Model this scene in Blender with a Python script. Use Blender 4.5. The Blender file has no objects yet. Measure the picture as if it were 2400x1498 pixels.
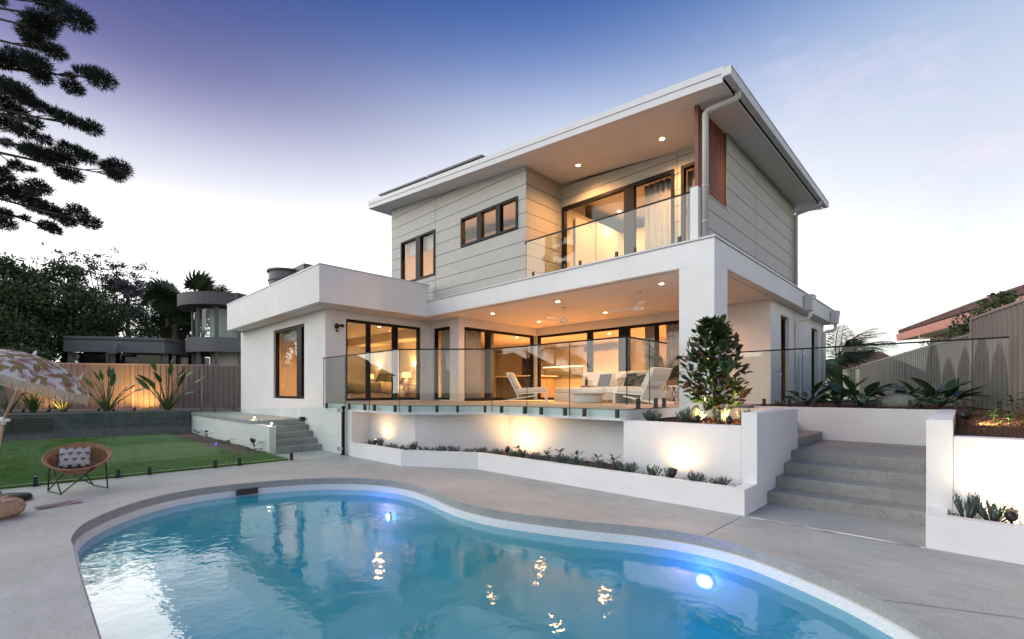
import bpy, bmesh, math, random
import numpy as np
from mathutils import Vector, Matrix
from mathutils.geometry import tessellate_polygon
random.seed(7); RNG = np.random.default_rng(11)
S = bpy.context.scene; COL = S.collection
R = math.radians
# ------------------------------------------------------------------ camera
cam = bpy.data.cameras.new('camera'); co = bpy.data.objects.new('camera', cam); COL.objects.link(co)
cam.sensor_width = 36; cam.lens = 1088.5/2400*36; cam.shift_y = 169/2400; cam.clip_start = .05; cam.clip_end = 900
CF, CS = .6963, .7178
co.location = (0, 0, 1.55); co.rotation_euler = (R(90), 0, math.atan2(CF, CS))
S.camera = co
def at(px, py, D):
    "a point at distance D in front of the camera's place, seen at that pixel of the 2400 px photograph"
    L = (px-1200)/1088.5*D
    return Vector((CS*L-CF*D, CF*L+CS*D, 1.55+(918-py)/1088.5*D))
# ------------------------------------------------------------------ world
W = bpy.data.worlds.new('World'); S.world = W; W.use_nodes = True
def srgb(r, g, b):
    f = lambda c: (c/255/12.92 if c/255 <= .04045 else ((c/255+.055)/1.055)**2.4)
    return (f(r), f(g), f(b), 1)
class N:
    "small helper round a node tree"
    def __init__(s, tree): s.t = tree; s.t.nodes.clear()
    def n(s, typ, ins=None, **kw):
        nd = s.t.nodes.new(typ)
        for k, v in kw.items(): setattr(nd, k, v)
        for k, v in (ins or {}).items():
            if isinstance(v, bpy.types.NodeSocket): s.t.links.new(v, nd.inputs[k])
            else: nd.inputs[k].default_value = v
        return nd
    def math(s, op, a, b=0.0, c=None, clamp=False):
        nd = s.t.nodes.new('ShaderNodeMath'); nd.operation = op; nd.use_clamp = clamp
        for i, v in enumerate((a, b, c)):
            if v is None: continue
            if isinstance(v, bpy.types.NodeSocket): s.t.links.new(v, nd.inputs[i])
            else: nd.inputs[i].default_value = v
        return nd.outputs[0]
    def ramp(s, fac, stops, interp='LINEAR'):
        nd = s.t.nodes.new('ShaderNodeValToRGB'); nd.color_ramp.interpolation = interp
        e = nd.color_ramp.elements
        while len(e) > 1: e.remove(e[-1])
        e[0].position = stops[0][0]; e[0].color = stops[0][1]
        for p, c in stops[1:]:
            x = e.new(p); x.color = c
        s.t.links.new(fac, nd.inputs[0]); return nd.outputs[0]
    def mix(s, fac, a, b, mode='MIX'):
        nd = s.t.nodes.new('ShaderNodeMix'); nd.data_type = 'RGBA'; nd.blend_type = mode
        for k, v in ((0, fac), (6, a), (7, b)):
            if isinstance(v, bpy.types.NodeSocket): s.t.links.new(v, nd.inputs[k])
            else: nd.inputs[k].default_value = v
        return nd.outputs[2]
w = N(W.node_tree)
tc = w.n('ShaderNodeTexCoord'); sep = w.n('ShaderNodeSeparateXYZ', {0: tc.outputs['Generated']})
z = w.math('MAXIMUM', sep.outputs[2], 0.0)
def hdr(c, k): return (c[0]*k, c[1]*k, c[2]*k, 1)
K = .62
def sk(r, g, b): return hdr(srgb(r, g, b), K)
west = [(0, hdr(srgb(255, 228, 190), 2.0)), (.09, hdr(srgb(255, 243, 220), 2.3)), (.2, hdr(srgb(253, 250, 242), 2.2)), (.27, hdr(srgb(250, 250, 250), 1.1)), (.31, hdr(srgb(245, 245, 249), .74)), (.345, sk(234, 235, 245)),
        (.40, sk(198, 199, 224)), (.45, sk(154, 153, 194)), (.50, sk(110, 111, 162)), (.57, sk(76, 88, 148)), (.64, sk(54, 76, 142)), (.8, sk(50, 74, 136)), (1, sk(48, 74, 134))]
east = [(0, hdr(srgb(254, 242, 224), .95)), (.1, hdr(srgb(250, 246, 240), .85)), (.2, hdr(srgb(240, 243, 248), .74)), (.30, sk(224, 230, 242)), (.38, sk(214, 222, 239)),
        (.46, sk(194, 207, 231)), (.54, sk(162, 184, 220)), (.62, sk(108, 143, 198)), (.68, sk(50, 96, 166)), (1, sk(44, 76, 138))]
mid = [(0, hdr(srgb(255, 246, 230), 1.5)), (.12, hdr(srgb(252, 250, 246), 1.4)), (.28, hdr(srgb(250, 251, 253), .95)), (.36, hdr(srgb(244, 246, 252), .72)), (.43, sk(231, 236, 247)),
       (.50, sk(196, 207, 233)), (.57, sk(122, 147, 200)), (.64, sk(62, 100, 168)), (.72, sk(44, 78, 152)), (1, sk(44, 70, 134))]
# how far round to the west (the sun has set there): 1 west, 0 east
hx = w.math('DIVIDE', sep.outputs[0], w.math('SQRT', w.math('ADD', w.math('MULTIPLY', sep.outputs[0], sep.outputs[0]), w.math('ADD', w.math('MULTIPLY', sep.outputs[1], sep.outputs[1]), 1e-4))))
f1 = w.ramp(w.math('MULTIPLY_ADD', hx, .5, .5), [(0.0, (1, 1, 1, 1)), (.03, (.88, .88, .88, 1)), (.08, (.70, .70, .70, 1)), (.13, (.57, .57, .57, 1)), (.19, (.5, .5, .5, 1)), (.5, (0, 0, 0, 1)), (1, (0, 0, 0, 1))])
fsep = w.n('ShaderNodeSeparateColor', {0: f1})
fw = w.math('MULTIPLY', w.math('SUBTRACT', fsep.outputs[0], .5), 2.0, clamp=True)
fe = w.math('MULTIPLY', w.math('SUBTRACT', .5, fsep.outputs[0]), 2.0, clamp=True)
skyc = w.mix(fw, w.ramp(z, mid, 'B_SPLINE'), w.ramp(z, west, 'B_SPLINE'))
skyc = w.mix(fe, skyc, w.ramp(z, east, 'B_SPLINE'))
# a few thin pink wisps
nz = w.n('ShaderNodeTexNoise', {'Vector': w.n('ShaderNodeMapping', {0: tc.outputs['Generated'], 'Scale': (2.2, 2.6, 5.0), 'Location': (.35, .1, .0)}).outputs[0], 'Scale': 2.0, 'Detail': 7.0, 'Roughness': .62})
cl = w.ramp(nz.outputs[0], [(.56, (0, 0, 0, 1)), (.78, (.34, .34, .34, 1))])
skyc = w.mix(w.n('ShaderNodeSeparateColor', {0: w.mix(fe, (0, 0, 0, 1), cl)}).outputs[0], skyc, srgb(226, 196, 216))
bg = w.n('ShaderNodeBackground', {0: skyc, 1: .86})
w.n('ShaderNodeOutputWorld', {0: bg.outputs[0]})
# afterglow of the sun below the western skyline: very soft, very weak
sl = bpy.data.lights.new('sun', 'SUN'); so = bpy.data.objects.new('sun', sl); COL.objects.link(so)
sl.energy = 1.7; sl.angle = R(85); sl.color = (1, .95, .86)
so.rotation_euler = Vector((-1.0, -.75, .62)).to_track_quat('Z', 'Y').to_euler()
S.view_settings.view_transform = 'Standard'; S.view_settings.look = 'None'; S.view_settings.exposure = 1.0; S.view_settings.gamma = 1
S.view_settings.use_curve_mapping = False
S.render.engine = 'CYCLES'
cy = S.cycles; cy.use_denoising = True; cy.max_bounces = 8; cy.diffuse_bounces = 3; cy.glossy_bounces = 4; cy.transmission_bounces = 6; cy.transparent_max_bounces = 24
cy.sample_clamp_indirect = 4; cy.caustics_reflective = False; cy.caustics_refractive = False; cy.blur_glossy = .5
try: cy.use_light_tree = True
except Exception: pass
# ------------------------------------------------------------------ materials
MAT = {}
def newmat(name):
    m = bpy.data.materials.new(name); m.use_nodes = True; MAT[name] = m; return m, N(m.node_tree)
def mat(name, col, rough=.6, scale=6., var=.12, bump=.0, bscale=60., metal=0., detail=5., spec=.5, col2=None, stretch=(1, 1, 1), coat=0., vor=None, sub=0., twoside=None):
    m, t = newmat(name)
    c = t.n('ShaderNodeTexCoord'); mp = t.n('ShaderNodeMapping', {0: c.outputs['Object'], 'Scale': stretch})
    nz = t.n('ShaderNodeTexNoise', {'Vector': mp.outputs[0], 'Scale': scale, 'Detail': detail, 'Roughness': .6})
    col = tuple(col[:3])+(1,)
    if col2 is None: a = tuple(x*(1-var) for x in col[:3])+(1,); b = tuple(min(1, x*(1+var)) for x in col[:3])+(1,)
    else: a = col; b = tuple(col2[:3])+(1,)
    cc = t.ramp(nz.outputs[0], [(.3, a), (.7, b)])
    if twoside:
        g = t.n('ShaderNodeNewGeometry'); cc = t.mix(g.outputs['Backfacing'], cc, tuple(twoside)+(1,))
    p = t.n('ShaderNodeBsdfPrincipled', {'Base Color': cc, 'Roughness': rough, 'Metallic': metal, 'Specular IOR Level': spec, 'Coat Weight': coat})
    if sub: p.inputs['Subsurface Weight'].default_value = sub
    if bump:
        n2 = t.n('ShaderNodeTexNoise', {'Vector': mp.outputs[0], 'Scale': bscale, 'Detail': 4.0}) if not vor else t.n('ShaderNodeTexVoronoi', {'Vector': mp.outputs[0], 'Scale': bscale})
        bp = t.n('ShaderNodeBump', {'Strength': bump, 'Distance': .02, 'Height': n2.outputs[0]})
        t.t.links.new(bp.outputs[0], p.inputs['Normal'])
    t.n('ShaderNodeOutputMaterial', {0: p.outputs[0]})
    return m
def emis(name, col, k):
    m, t = newmat(name); e = t.n('ShaderNodeEmission', {0: tuple(col)+(1,), 1: k}); t.n('ShaderNodeOutputMaterial', {0: e.outputs[0]}); return m
def glassmat(name, tint=(.93, .97, .955), ior=1.5, rough=0., body=0., bodycol=(.5, .6, .6)):
    "clear sheet glass: Fresnel mirror over a tinted clear body"
    m, t = newmat(name)
    fr = t.n('ShaderNodeFresnel', {0: ior}); g = t.n('ShaderNodeNewGeometry')
    f = t.math('MULTIPLY', fr.outputs[0], t.math('SUBTRACT', 1.0, g.outputs['Backfacing']))
    tr = t.n('ShaderNodeBsdfTransparent', {0: tuple(tint)+(1,)}); gl = t.n('ShaderNodeBsdfGlossy', {0: (1, 1, 1, 1), 'Roughness': rough})
    base = tr.outputs[0]
    if body:
        df = t.n('ShaderNodeBsdfDiffuse', {0: tuple(bodycol)+(1,)}); base = t.n('ShaderNodeMixShader', {0: body, 1: tr.outputs[0], 2: df.outputs[0]}).outputs[0]
    mx = t.n('ShaderNodeMixShader', {0: f, 1: base, 2: gl.outputs[0]}); t.n('ShaderNodeOutputMaterial', {0: mx.outputs[0]}); return m
mat('render_white', (.80, .80, .80), .75, 1.3, .05, .25, 90., detail=9.)
mat('render_wall', (.78, .775, .77), .8, 1.1, .05, .25, 90., detail=9.)
mat('soffit', (.72, .70, .69), .7, 2., .03)
mat('black_alu', (.010, .010, .011), .5, 10, .1, spec=.18)
mat('black_metal', (.012, .013, .016), .4, 10, .1)
mat('siding', (.45, .44, .405), .6, 1.5, .05, .08, 150., stretch=(1, 1, 3))
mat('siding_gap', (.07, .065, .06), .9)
mat('fascia_grey', (.62, .62, .64), .45, 2, .03)
mat('cap_metal', (.60, .61, .63), .4, 2, .03)
mat('pipe_grey', (.50, .49, .46), .45, 4, .04)
mat('batten', (.20, .065, .042), .5, 5, .3, .2, 40., stretch=(6, 6, .6))
mat('ceiling_white', (.78, .77, .75), .7, 2, .02)
mat('room_wall', (.74, .70, .64), .7, 2, .03)
mat('room_floor', (.30, .22, .15), .45, 3, .15)
mat('deck', (.40, .34, .29), .65, 3, .1, .1, 90., stretch=(1, 6, 1))
mat('curtain', (.62, .60, .56), .85, 6, .06, stretch=(20, 20, .4))
mat('white_paint', (.80, .80, .79), .45, 3, .03)
mat('cushion_white', (.74, .73, .70), .9, 9, .05, .15, 240.)
mat('cabinet', (.70, .62, .52), .5, 3, .03)
mat('cabinet_wood', (.34, .19, .10), .5, 3, .2, stretch=(1, 1, .2))
mat('stone_bench', (.45, .38, .32), .4, 5, .25)
mat('dark_wood', (.05, .035, .028), .45, 5, .3, stretch=(3, 3, .4))
mat('black_glass', (.02, .02, .02), .1, 5, .1)
mat('bed_green', (.10, .11, .075), .95, 14, .12, .2, 160.)
mat('bed_linen', (.72, .68, .62), .9, 9, .05, .1, 100.)
mat('throw', (.50, .42, .33), .95, 25, .15, .3, 160.)
mat('terrazzo', (.66, .66, .67), .5, 40, .06)
mat('lawn_soil', (.05, .09, .025), .95, 12, .3, .5, 90.)
mat('grass', (.12, .25, .045), .7, 1.6, .35, col2=(.20, .38, .08), sub=0.)
mat('mulch', (.075, .035, .02), .95, 30, .5, .9, 70.)
mat('mulch_chip', (.17, .075, .04), .9, 9, .5)
mat('block_grey', (.13, .135, .145), .85, 2.2, .3, .35, 70.)
mat('mortar', (.045, .047, .05), .95, 8, .2)
mat('fence_tan', (.225, .18, .16), .5, 1.1, .07)
mat('fence_cap', (.36, .30, .275), .5, 2, .05)
mat('wall_cream', (.60, .53, .38), .8, 2, .06)
mat('neighbour_grey', (.16, .165, .17), .6, 1.2, .06)
mat('neighbour_dark', (.10, .095, .10), .6, 1.2, .06)
mat('roof_tile', (.115, .05, .038), .7, 5, .4, .3, 30.)
mat('gutter_pink', (.66, .28, .21), .5, 3, .05)
mat('bark', (.09, .065, .05), .9, 7, .3, .6, 30., stretch=(1, 1, .3))
mat('bark_dark', (.04, .028, .022), .9, 7, .3, .5, 30.)
mat('leaf_dark', (.022, .045, .014), .6, .55, .5, col2=(.065, .11, .028))
mat('leaf_mid', (.03, .06, .018), .6, .6, .5, col2=(.09, .14, .035))
mat('needle', (.010, .018, .010), .75, .8, .3, col2=(.016, .026, .012))
mat('blossom', (.09, .08, .11), .8, 2, .3)
mat('palm_leaf', (.05, .085, .035), .5, 2, .3)
mat('magnolia', (.022, .062, .016), .28, 3, .3, twoside=(.12, .062, .025), spec=.6)
mat('succulent', (.085, .12, .10), .6, 12, .2)
mat('succulent_green', (.06, .11, .045), .6, 12, .25)
mat('big_leaf', (.025, .06, .022), .35, 3, .3, twoside=(.045, .07, .03))
mat('banana_leaf', (.05, .12, .022), .4, 3, .3, twoside=(.06, .12, .03))
mat('stalk', (.10, .14, .05), .5, 5, .2)
mat('rock', (.42, .38, .32), .8, 4, .25, .6, 14.)
mat('rattan', (.40, .215, .115), .65, 6, .15, .6, 130., stretch=(1, 1, 7), twoside=None)
mat('pole_wood', (.55, .36, .22), .5, 6, .12, stretch=(3, 3, .3))
mat('fringe', (.62, .56, .46), .9, 30, .15)
mat('pouf', (.52, .36, .25), .95, 30, .15, .8, 60., vor=True)
mat('black_canvas', (.02, .02, .024), .7, 8, .1)
mat('white_plastic', (.75, .75, .75), .4)
mat('terracotta_pot', (.7, .68, .64), .6)
mat('wine', (.012, .03, .01), .1)
mat('plaque_blue', (.03, .07, .10), .5)
mat('glass_edge', (.55, .70, .50), .3)
mat('tile_white', (.82, .85, .86), .35, 40, .05, .25, 75., vor=True)
mat('pool_wall', (.26, .54, .62), .6, 3, .06)
mat('pool_floor', (.06, .37, .47), .6, 1.2, .12)
mat('chrome', (.6, .6, .6), .2, metal=1.)
mat('joint', (.19, .185, .18), .95, 6, .3)
mat('artwork_frame', (.6, .55, .5), .5)
emis('lamp_warm', (1, .74, .42), 26.)
emis('lamp_soft', (1, .72, .40), 6.)
emis('shade_glow', (1, .48, .15), 2.2)
m, t = newmat('pool_glow')
lw = t.n('ShaderNodeLayerWeight', {0: .5}); e = t.n('ShaderNodeEmission', {0: t.ramp(lw.outputs['Facing'], [(.0, (.8, .85, 1, 1)), (.35, (.35, .45, 1, 1)), (.9, (.03, .10, .8, 1))]), 1: t.math('MULTIPLY_ADD', lw.outputs['Facing'], -9.0, 13.0)}); t.n('ShaderNodeOutputMaterial', {0: e.outputs[0]})
emis('strip_glow', (1, .55, .2), 9.)
glassmat('glass_fence', (.90, .955, .94), 1.62); glassmat('glass_window', (.93, .92, .90), 1.42)
glassmat('glass_smoke', (.86, .92, .91), 1.5)
glassmat('blind', (.75, .75, .72), 1.1, body=.75, bodycol=(.55, .62, .60))
# concrete: broad cloudy patches, trowel marks, pores
def concrete(name, base, patch=.16, dark=(.06, .06, .065), joints=False, k=1.):
    m, t = newmat(name)
    c = t.n('ShaderNodeTexCoord'); o = c.outputs['Object']
    n1 = t.n('ShaderNodeTexNoise', {'Vector': o, 'Scale': .7*k, 'Detail': 8.0, 'Roughness': .62})
    n2 = t.n('ShaderNodeTexNoise', {'Vector': t.n('ShaderNodeMapping', {0: o, 'Scale': (1, 2.4, 1), 'Rotation': (0, 0, .5)}).outputs[0], 'Scale': 4.0*k, 'Detail': 9.0, 'Roughness': .7})
    n3 = t.n('ShaderNodeTexNoise', {'Vector': o, 'Scale': 55.0, 'Detail': 3.0})
    v = t.math('ADD', t.math('MULTIPLY', n1.outputs[0], .55), t.math('MULTIPLY', n2.outputs[0], .45))
    a = tuple(x*(1-patch) for x in base)+(1,); b = tuple(x*(1+patch) for x in base)+(1,)
    cc = t.ramp(v, [(.36, a), (.64, b)])
    vo = t.n('ShaderNodeTexVoronoi', {'Vector': o, 'Scale': 9.0}); pr = t.ramp(vo.outputs[0], [(.0, (1, 1, 1, 1)), (.055, (0, 0, 0, 1))])
    msk = t.math('MULTIPLY', t.n('ShaderNodeSeparateColor', {0: pr}).outputs[0], t.math('GREATER_THAN', n3.outputs[0], .53))
    cc = t.mix(msk, cc, dark+(1,))
    cc = t.mix(.12, cc, t.ramp(n3.outputs[0], [(.35, (.05, .05, .05, 1)), (.65, (.6, .6, .6, 1))]))
    rr = t.math('MULTIPLY_ADD', n2.outputs[0], .35, .42)
    h = t.math('ADD', t.math('MULTIPLY', n3.outputs[0], .4), t.math('MULTIPLY', msk, -1.0))
    bp = t.n('ShaderNodeBump', {'Strength': .22, 'Distance': .01, 'Height': h})
    p = t.n('ShaderNodeBsdfPrincipled', {'Base Color': cc, 'Roughness': rr, 'Normal': bp.outputs[0], 'Specular IOR Level': .4})
    t.n('ShaderNodeOutputMaterial', {0: p.outputs[0]}); return m
concrete('concrete', (.395, .405, .39), .26); concrete('concrete_step', (.265, .27, .255), .24, k=2.); concrete('concrete_edge', (.34, .35, .335), .15, k=2.)
concrete('concrete_slab', (.34, .34, .33), .2, k=2.)
# efflorescence: white bloom along a joint
m, t = newmat('lime_bloom')
o = t.n('ShaderNodeTexCoord').outputs['Object']; nn = t.n('ShaderNodeTexNoise', {'Vector': o, 'Scale': 7.0, 'Detail': 6.0})
cc = t.ramp(nn.outputs[0], [(.42, (.34, .34, .34, 1)), (.62, (.62, .63, .64, 1))])
p = t.n('ShaderNodeBsdfPrincipled', {'Base Color': cc, 'Roughness': .8}); t.n('ShaderNodeOutputMaterial', {0: p.outputs[0]})
# pool water
m, t = newmat('water')
o = t.n('ShaderNodeTexCoord').outputs['Object']
a1 = t.n('ShaderNodeTexNoise', {'Vector': t.n('ShaderNodeMapping', {0: o, 'Scale': (1, 1, 1), 'Rotation': (0, 0, .6)}).outputs[0], 'Scale': 2.1, 'Detail': 4.0, 'Roughness': .55, 'Distortion': .5})
a2 = t.n('ShaderNodeTexNoise', {'Vector': o, 'Scale': 9.0, 'Detail': 3.0, 'Roughness': .5})
h = t.math('ADD', t.math('MULTIPLY', a1.outputs[0], 1.0), t.math('MULTIPLY', a2.outputs[0], .24))
bp = t.n('ShaderNodeBump', {'Strength': .13, 'Distance': .05, 'Height': h})
fr = t.n('ShaderNodeFresnel', {0: 1.95, 'Normal': bp.outputs[0]}); g = t.n('ShaderNodeNewGeometry')
f = t.math('MULTIPLY', fr.outputs[0], t.math('SUBTRACT', 1.0, g.outputs['Backfacing']))
tr = t.n('ShaderNodeBsdfTransparent', {0: (.45, .86, .90, 1)}); gl = t.n('ShaderNodeBsdfGlossy', {0: (1, 1, 1, 1), 'Roughness': .015, 'Normal': bp.outputs[0]})
# slightly cloudy body: it scatters daylight from above and lamp light from below
df = t.n('ShaderNodeBsdfDiffuse', {0: (.010, .42, .49, 1)}); tl = t.n('ShaderNodeBsdfTranslucent', {0: (.10, .40, .85, 1)})
bd_ = t.n('ShaderNodeMixShader', {0: .25, 1: df.outputs[0], 2: tl.outputs[0]}); bd2 = t.n('ShaderNodeMixShader', {0: .68, 1: tr.outputs[0], 2: bd_.outputs[0]})
mx = t.n('ShaderNodeMixShader', {0: f, 1: bd2.outputs[0], 2: gl.outputs[0]}); t.n('ShaderNodeOutputMaterial', {0: mx.outputs[0]})
# printed cloth: colour comes from the cloth's own print attribute
def printed(name, rough=.9):
    m, t = newmat(name); a = t.n('ShaderNodeAttribute', attribute_name='print')
    nz = t.n('ShaderNodeTexNoise', {'Scale': 300.0}); bp = t.n('ShaderNodeBump', {'Strength': .15, 'Distance': .005, 'Height': nz.outputs[0]})
    p = t.n('ShaderNodeBsdfPrincipled', {'Base Color': a.outputs[0], 'Roughness': rough, 'Normal': bp.outputs[0]})
    tl = t.n('ShaderNodeBsdfTranslucent', {0: a.outputs[0]}); mx = t.n('ShaderNodeMixShader', {0: .4, 1: p.outputs[0], 2: tl.outputs[0]})
    t.n('ShaderNodeOutputMaterial', {0: mx.outputs[0]})
printed('print_cloth')
# ------------------------------------------------------------------ building helpers
def props(o, label=None, cat=None, group=None, kind=None):
    for k, v in (('label', label), ('category', cat), ('group', group), ('kind', kind)):
        if v: o[k] = v
    return o
def thing(name, label, cat, loc=(0, 0, 0), rz=0, group=None):
    o = bpy.data.objects.new(name, None); COL.objects.link(o); o.location = loc; o.rotation_euler = (0, 0, rz); o.empty_display_size = .1
    return props(o, label, cat, group)
def total(o):
    v = Vector(o.location)
    while o.parent: o = o.parent; v += Vector(o.location)
    return v
def link(name, me, parent=None, loc=(0, 0, 0)):
    o = bpy.data.objects.new(name, me); COL.objects.link(o); o.location = loc
    if parent is not None: o.parent = parent
    return o
def copy_tree(o, parent=None):
    c = o.copy(); COL.objects.link(c)
    if parent is not None: c.parent = parent
    for ch in list(o.children): copy_tree(ch, c)
    return c
class B:
    "collects shapes, builds ONE mesh object"
    def __init__(s): s.v = []; s.f = []
    def add(s, vs, fs):
        b = len(s.v); s.v += [tuple(v) for v in vs]; s.f += [tuple(b+i for i in f) for f in fs]; return s
    def box(s, x0, x1, y0, y1, z0, z1):
        if x0 > x1: x0, x1 = x1, x0
        if y0 > y1: y0, y1 = y1, y0
        return s.add([(x0, y0, z0), (x1, y0, z0), (x1, y1, z0), (x0, y1, z0), (x0, y0, z1), (x1, y0, z1), (x1, y1, z1), (x0, y1, z1)],
                     [(0, 3, 2, 1), (4, 5, 6, 7), (0, 1, 5, 4), (1, 2, 6, 5), (2, 3, 7, 6), (3, 0, 4, 7)])
    def hexa(s, p):   # 8 points: bottom 4 ccw, top 4
        return s.add(p, [(0, 3, 2, 1), (4, 5, 6, 7), (0, 1, 5, 4), (1, 2, 6, 5), (2, 3, 7, 6), (3, 0, 4, 7)])
    def slab(s, a, b, th, z0, z1):   # upright sheet between plan points a, b
        a = Vector(a[:2]); b = Vector(b[:2]); d = (b-a).normalized(); n = Vector((-d.y, d.x))*th/2
        q = [a-n, b-n, b+n, a+n]
        return s.hexa([(p.x, p.y, z0) for p in q]+[(p.x, p.y, z1) for p in q])
    def prism(s, poly, z0, z1):
        n = len(poly); area = sum(poly[i][0]*poly[(i+1) % n][1]-poly[(i+1) % n][0]*poly[i][1] for i in range(n))
        if area < 0: poly = poly[::-1]
        tri = tessellate_polygon([[Vector((p[0], p[1], 0)) for p in poly]])
        vs = [(p[0], p[1], z0) for p in poly]+[(p[0], p[1], z1) for p in poly]
        def up(t):
            a, b, c = (Vector(poly[i]) for i in t); return (b-a).cross(c-a) > 0
        fs = []
        for t in tri:
            if not up(t): t = (t[0], t[2], t[1])
            fs.append(tuple(i+n for i in t)); fs.append((t[0], t[2], t[1]))
        fs += [(i, (i+1) % n, (i+1) % n+n, i+n) for i in range(n)]
        return s.add(vs, fs)
    def tube(s, pts, r, n=8, caps=True):
        pts = [Vector(p) for p in pts]; rs = r if isinstance(r, (list, tuple)) else [r]*len(pts)
        vs = []; up = None
        for i, p in enumerate(pts):
            d = (pts[min(i+1, len(pts)-1)]-pts[max(i-1, 0)]).normalized()
            if up is None: up = d.orthogonal().normalized()
            u = (up-d*up.dot(d)); u = u.normalized() if u.length > 1e-6 else d.orthogonal().normalized(); up = u; w_ = d.cross(u)
            for k in range(n):
                a = 2*math.pi*k/n; vs.append(p+(u*math.cos(a)+w_*math.sin(a))*rs[i])
        fs = [(i*n+k, i*n+(k+1) % n, (i+1)*n+(k+1) % n, (i+1)*n+k) for i in range(len(pts)-1) for k in range(n)]
        if caps: fs += [tuple(range(n-1, -1, -1)), tuple((len(pts)-1)*n+k for k in range(n))]
        return s.add(vs, fs)
    def bar(s, a, b, r, n=6): return s.tube([a, b], r, n)
    def lathe(s, prof, n=24, c=(0, 0, 0)):
        vs = [(c[0]+r*math.cos(2*math.pi*k/n), c[1]+r*math.sin(2*math.pi*k/n), c[2]+z) for r, z in prof for k in range(n)]
        fs = [(i*n+k, i*n+(k+1) % n, (i+1)*n+(k+1) % n, (i+1)*n+k) for i in range(len(prof)-1) for k in range(n)]
        fs += [tuple(range(n-1, -1, -1)), tuple((len(prof)-1)*n+k for k in range(n))]
        return s.add(vs, fs)
    def ball(s, c, r, n=12, sq=(1, 1, 1), jit=0):
        vs = []
        for i in range(1, n//2):
            th = math.pi*i/(n//2)
            for k in range(n):
                a = 2*math.pi*k/n; j = 1+random.uniform(-jit, jit)
                vs.append((c[0]+r*sq[0]*j*math.sin(th)*math.cos(a), c[1]+r*sq[1]*j*math.sin(th)*math.sin(a), c[2]+r*sq[2]*j*math.cos(th)))
        m = n//2-1; vs += [(c[0], c[1], c[2]+r*sq[2]), (c[0], c[1], c[2]-r*sq[2])]
        fs = [(i*n+k, (i+1)*n+k, (i+1)*n+(k+1) % n, i*n+(k+1) % n) for i in range(m-1) for k in range(n)]
        fs += [(m*n, k, (k+1) % n) for k in range(n)]+[(m*n+1, (m-1)*n+(k+1) % n, (m-1)*n+k) for k in range(n)]
        return s.add(vs, fs)
    def grid(s, fn, nu, nv, close_u=False):
        vs = [fn(i/nu, j/nv) for j in range(nv+1) for i in range(nu+1)]; w_ = nu+1
        return s.add(vs, [(j*w_+i, j*w_+i+1, (j+1)*w_+i+1, (j+1)*w_+i) for j in range(nv) for i in range(nu)])
    def mesh(s, name, m, smooth=False, off=None):
        me = bpy.data.meshes.new(name); v = s.v
        if off is not None: v = [(p[0]-off[0], p[1]-off[1], p[2]-off[2]) for p in v]
        me.from_pydata(v, [], s.f); me.materials.append(MAT[m]); me.update()
        if smooth: me.shade_smooth()
        return me
    def build(s, name, m, parent=None, smooth=False, world=True, bevel=0, origin=None, thick=0):
        "world: the shapes are in world coordinates (the parent unrotated); else in the parent's own"
        off = None; loc = (0, 0, 0)
        if parent is not None:
            if world: off = total(parent)
            if origin is not None: o_ = Vector(origin); loc = o_-(off or Vector()); off = o_
        elif origin is not None: off = Vector(origin); loc = origin
        o = link(name, s.mesh(name, m, smooth, off), parent, loc)
        if thick:
            md = o.modifiers.new('solid', 'SOLIDIFY'); md.thickness = thick
        if bevel:
            md = o.modifiers.new('bevel', 'BEVEL'); md.width = bevel; md.segments = 2; md.limit_method = 'ANGLE'
        return o
def single(b, name, m, label, cat, origin, group=None, smooth=False, bevel=0, kind=None, thick=0):
    return props(b.build(name, m, None, smooth, True, bevel, origin, thick), label, cat, group, kind)
def fast_mesh(name, V, F, m, smooth=False):
    "V (n,3) array, F (k,3|4) array"
    me = bpy.data.meshes.new(name); V = np.asarray(V, dtype=np.float32); F = np.asarray(F, dtype=np.int32)
    me.vertices.add(len(V)); me.vertices.foreach_set('co', V.ravel())
    k = F.shape[1]; me.loops.add(F.size); me.loops.foreach_set('vertex_index', F.ravel())
    me.polygons.add(len(F)); me.polygons.foreach_set('loop_start', np.arange(0, F.size, k, dtype=np.int32)); me.polygons.foreach_set('loop_total', np.full(len(F), k, dtype=np.int32))
    me.update(calc_edges=True); me.validate(); me.materials.append(MAT[m])
    if smooth: me.shade_smooth()
    return me
def leaves(centers, size, aspect=.5, up=None, bias=0., droop=0.):
    "rhombic leaf faces at the centres, random directions; returns V, F"
    n = len(centers); c = np.asarray(centers)
    d = RNG.normal(size=(n, 3)); d[:, 2] -= droop
    if up is not None: d = d*(1-bias)+np.asarray(up)*bias*2
    d /= np.linalg.norm(d, axis=1)[:, None]+1e-9
    e = np.cross(d, RNG.normal(size=(n, 3))); e /= np.linalg.norm(e, axis=1)[:, None]+1e-9
    s = size*(RNG.random(n)*.7+.65)[:, None]
    V = np.stack([c-d*s*.5, c+e*s*aspect*.5, c+d*s*.5, c-e*s*aspect*.5], 1).reshape(-1, 3)
    F = np.arange(4*n).reshape(n, 4); return V, F
def in_clumps(clumps, per):
    "points inside ellipsoid clumps (x,y,z,r[,rz]), denser towards the outside"
    out = []
    for c in clumps:
        n = int(per*c[3]**2); d = RNG.normal(size=(n, 3)); d /= np.linalg.norm(d, axis=1)[:, None]
        r = c[3]*(RNG.random(n)**.45)[:, None]; rz = (c[4]/c[3]) if len(c) > 4 else 1
        out.append(np.array(c[:3])+d*r*np.array([1, 1, rz]))
    return np.concatenate(out)
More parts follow.
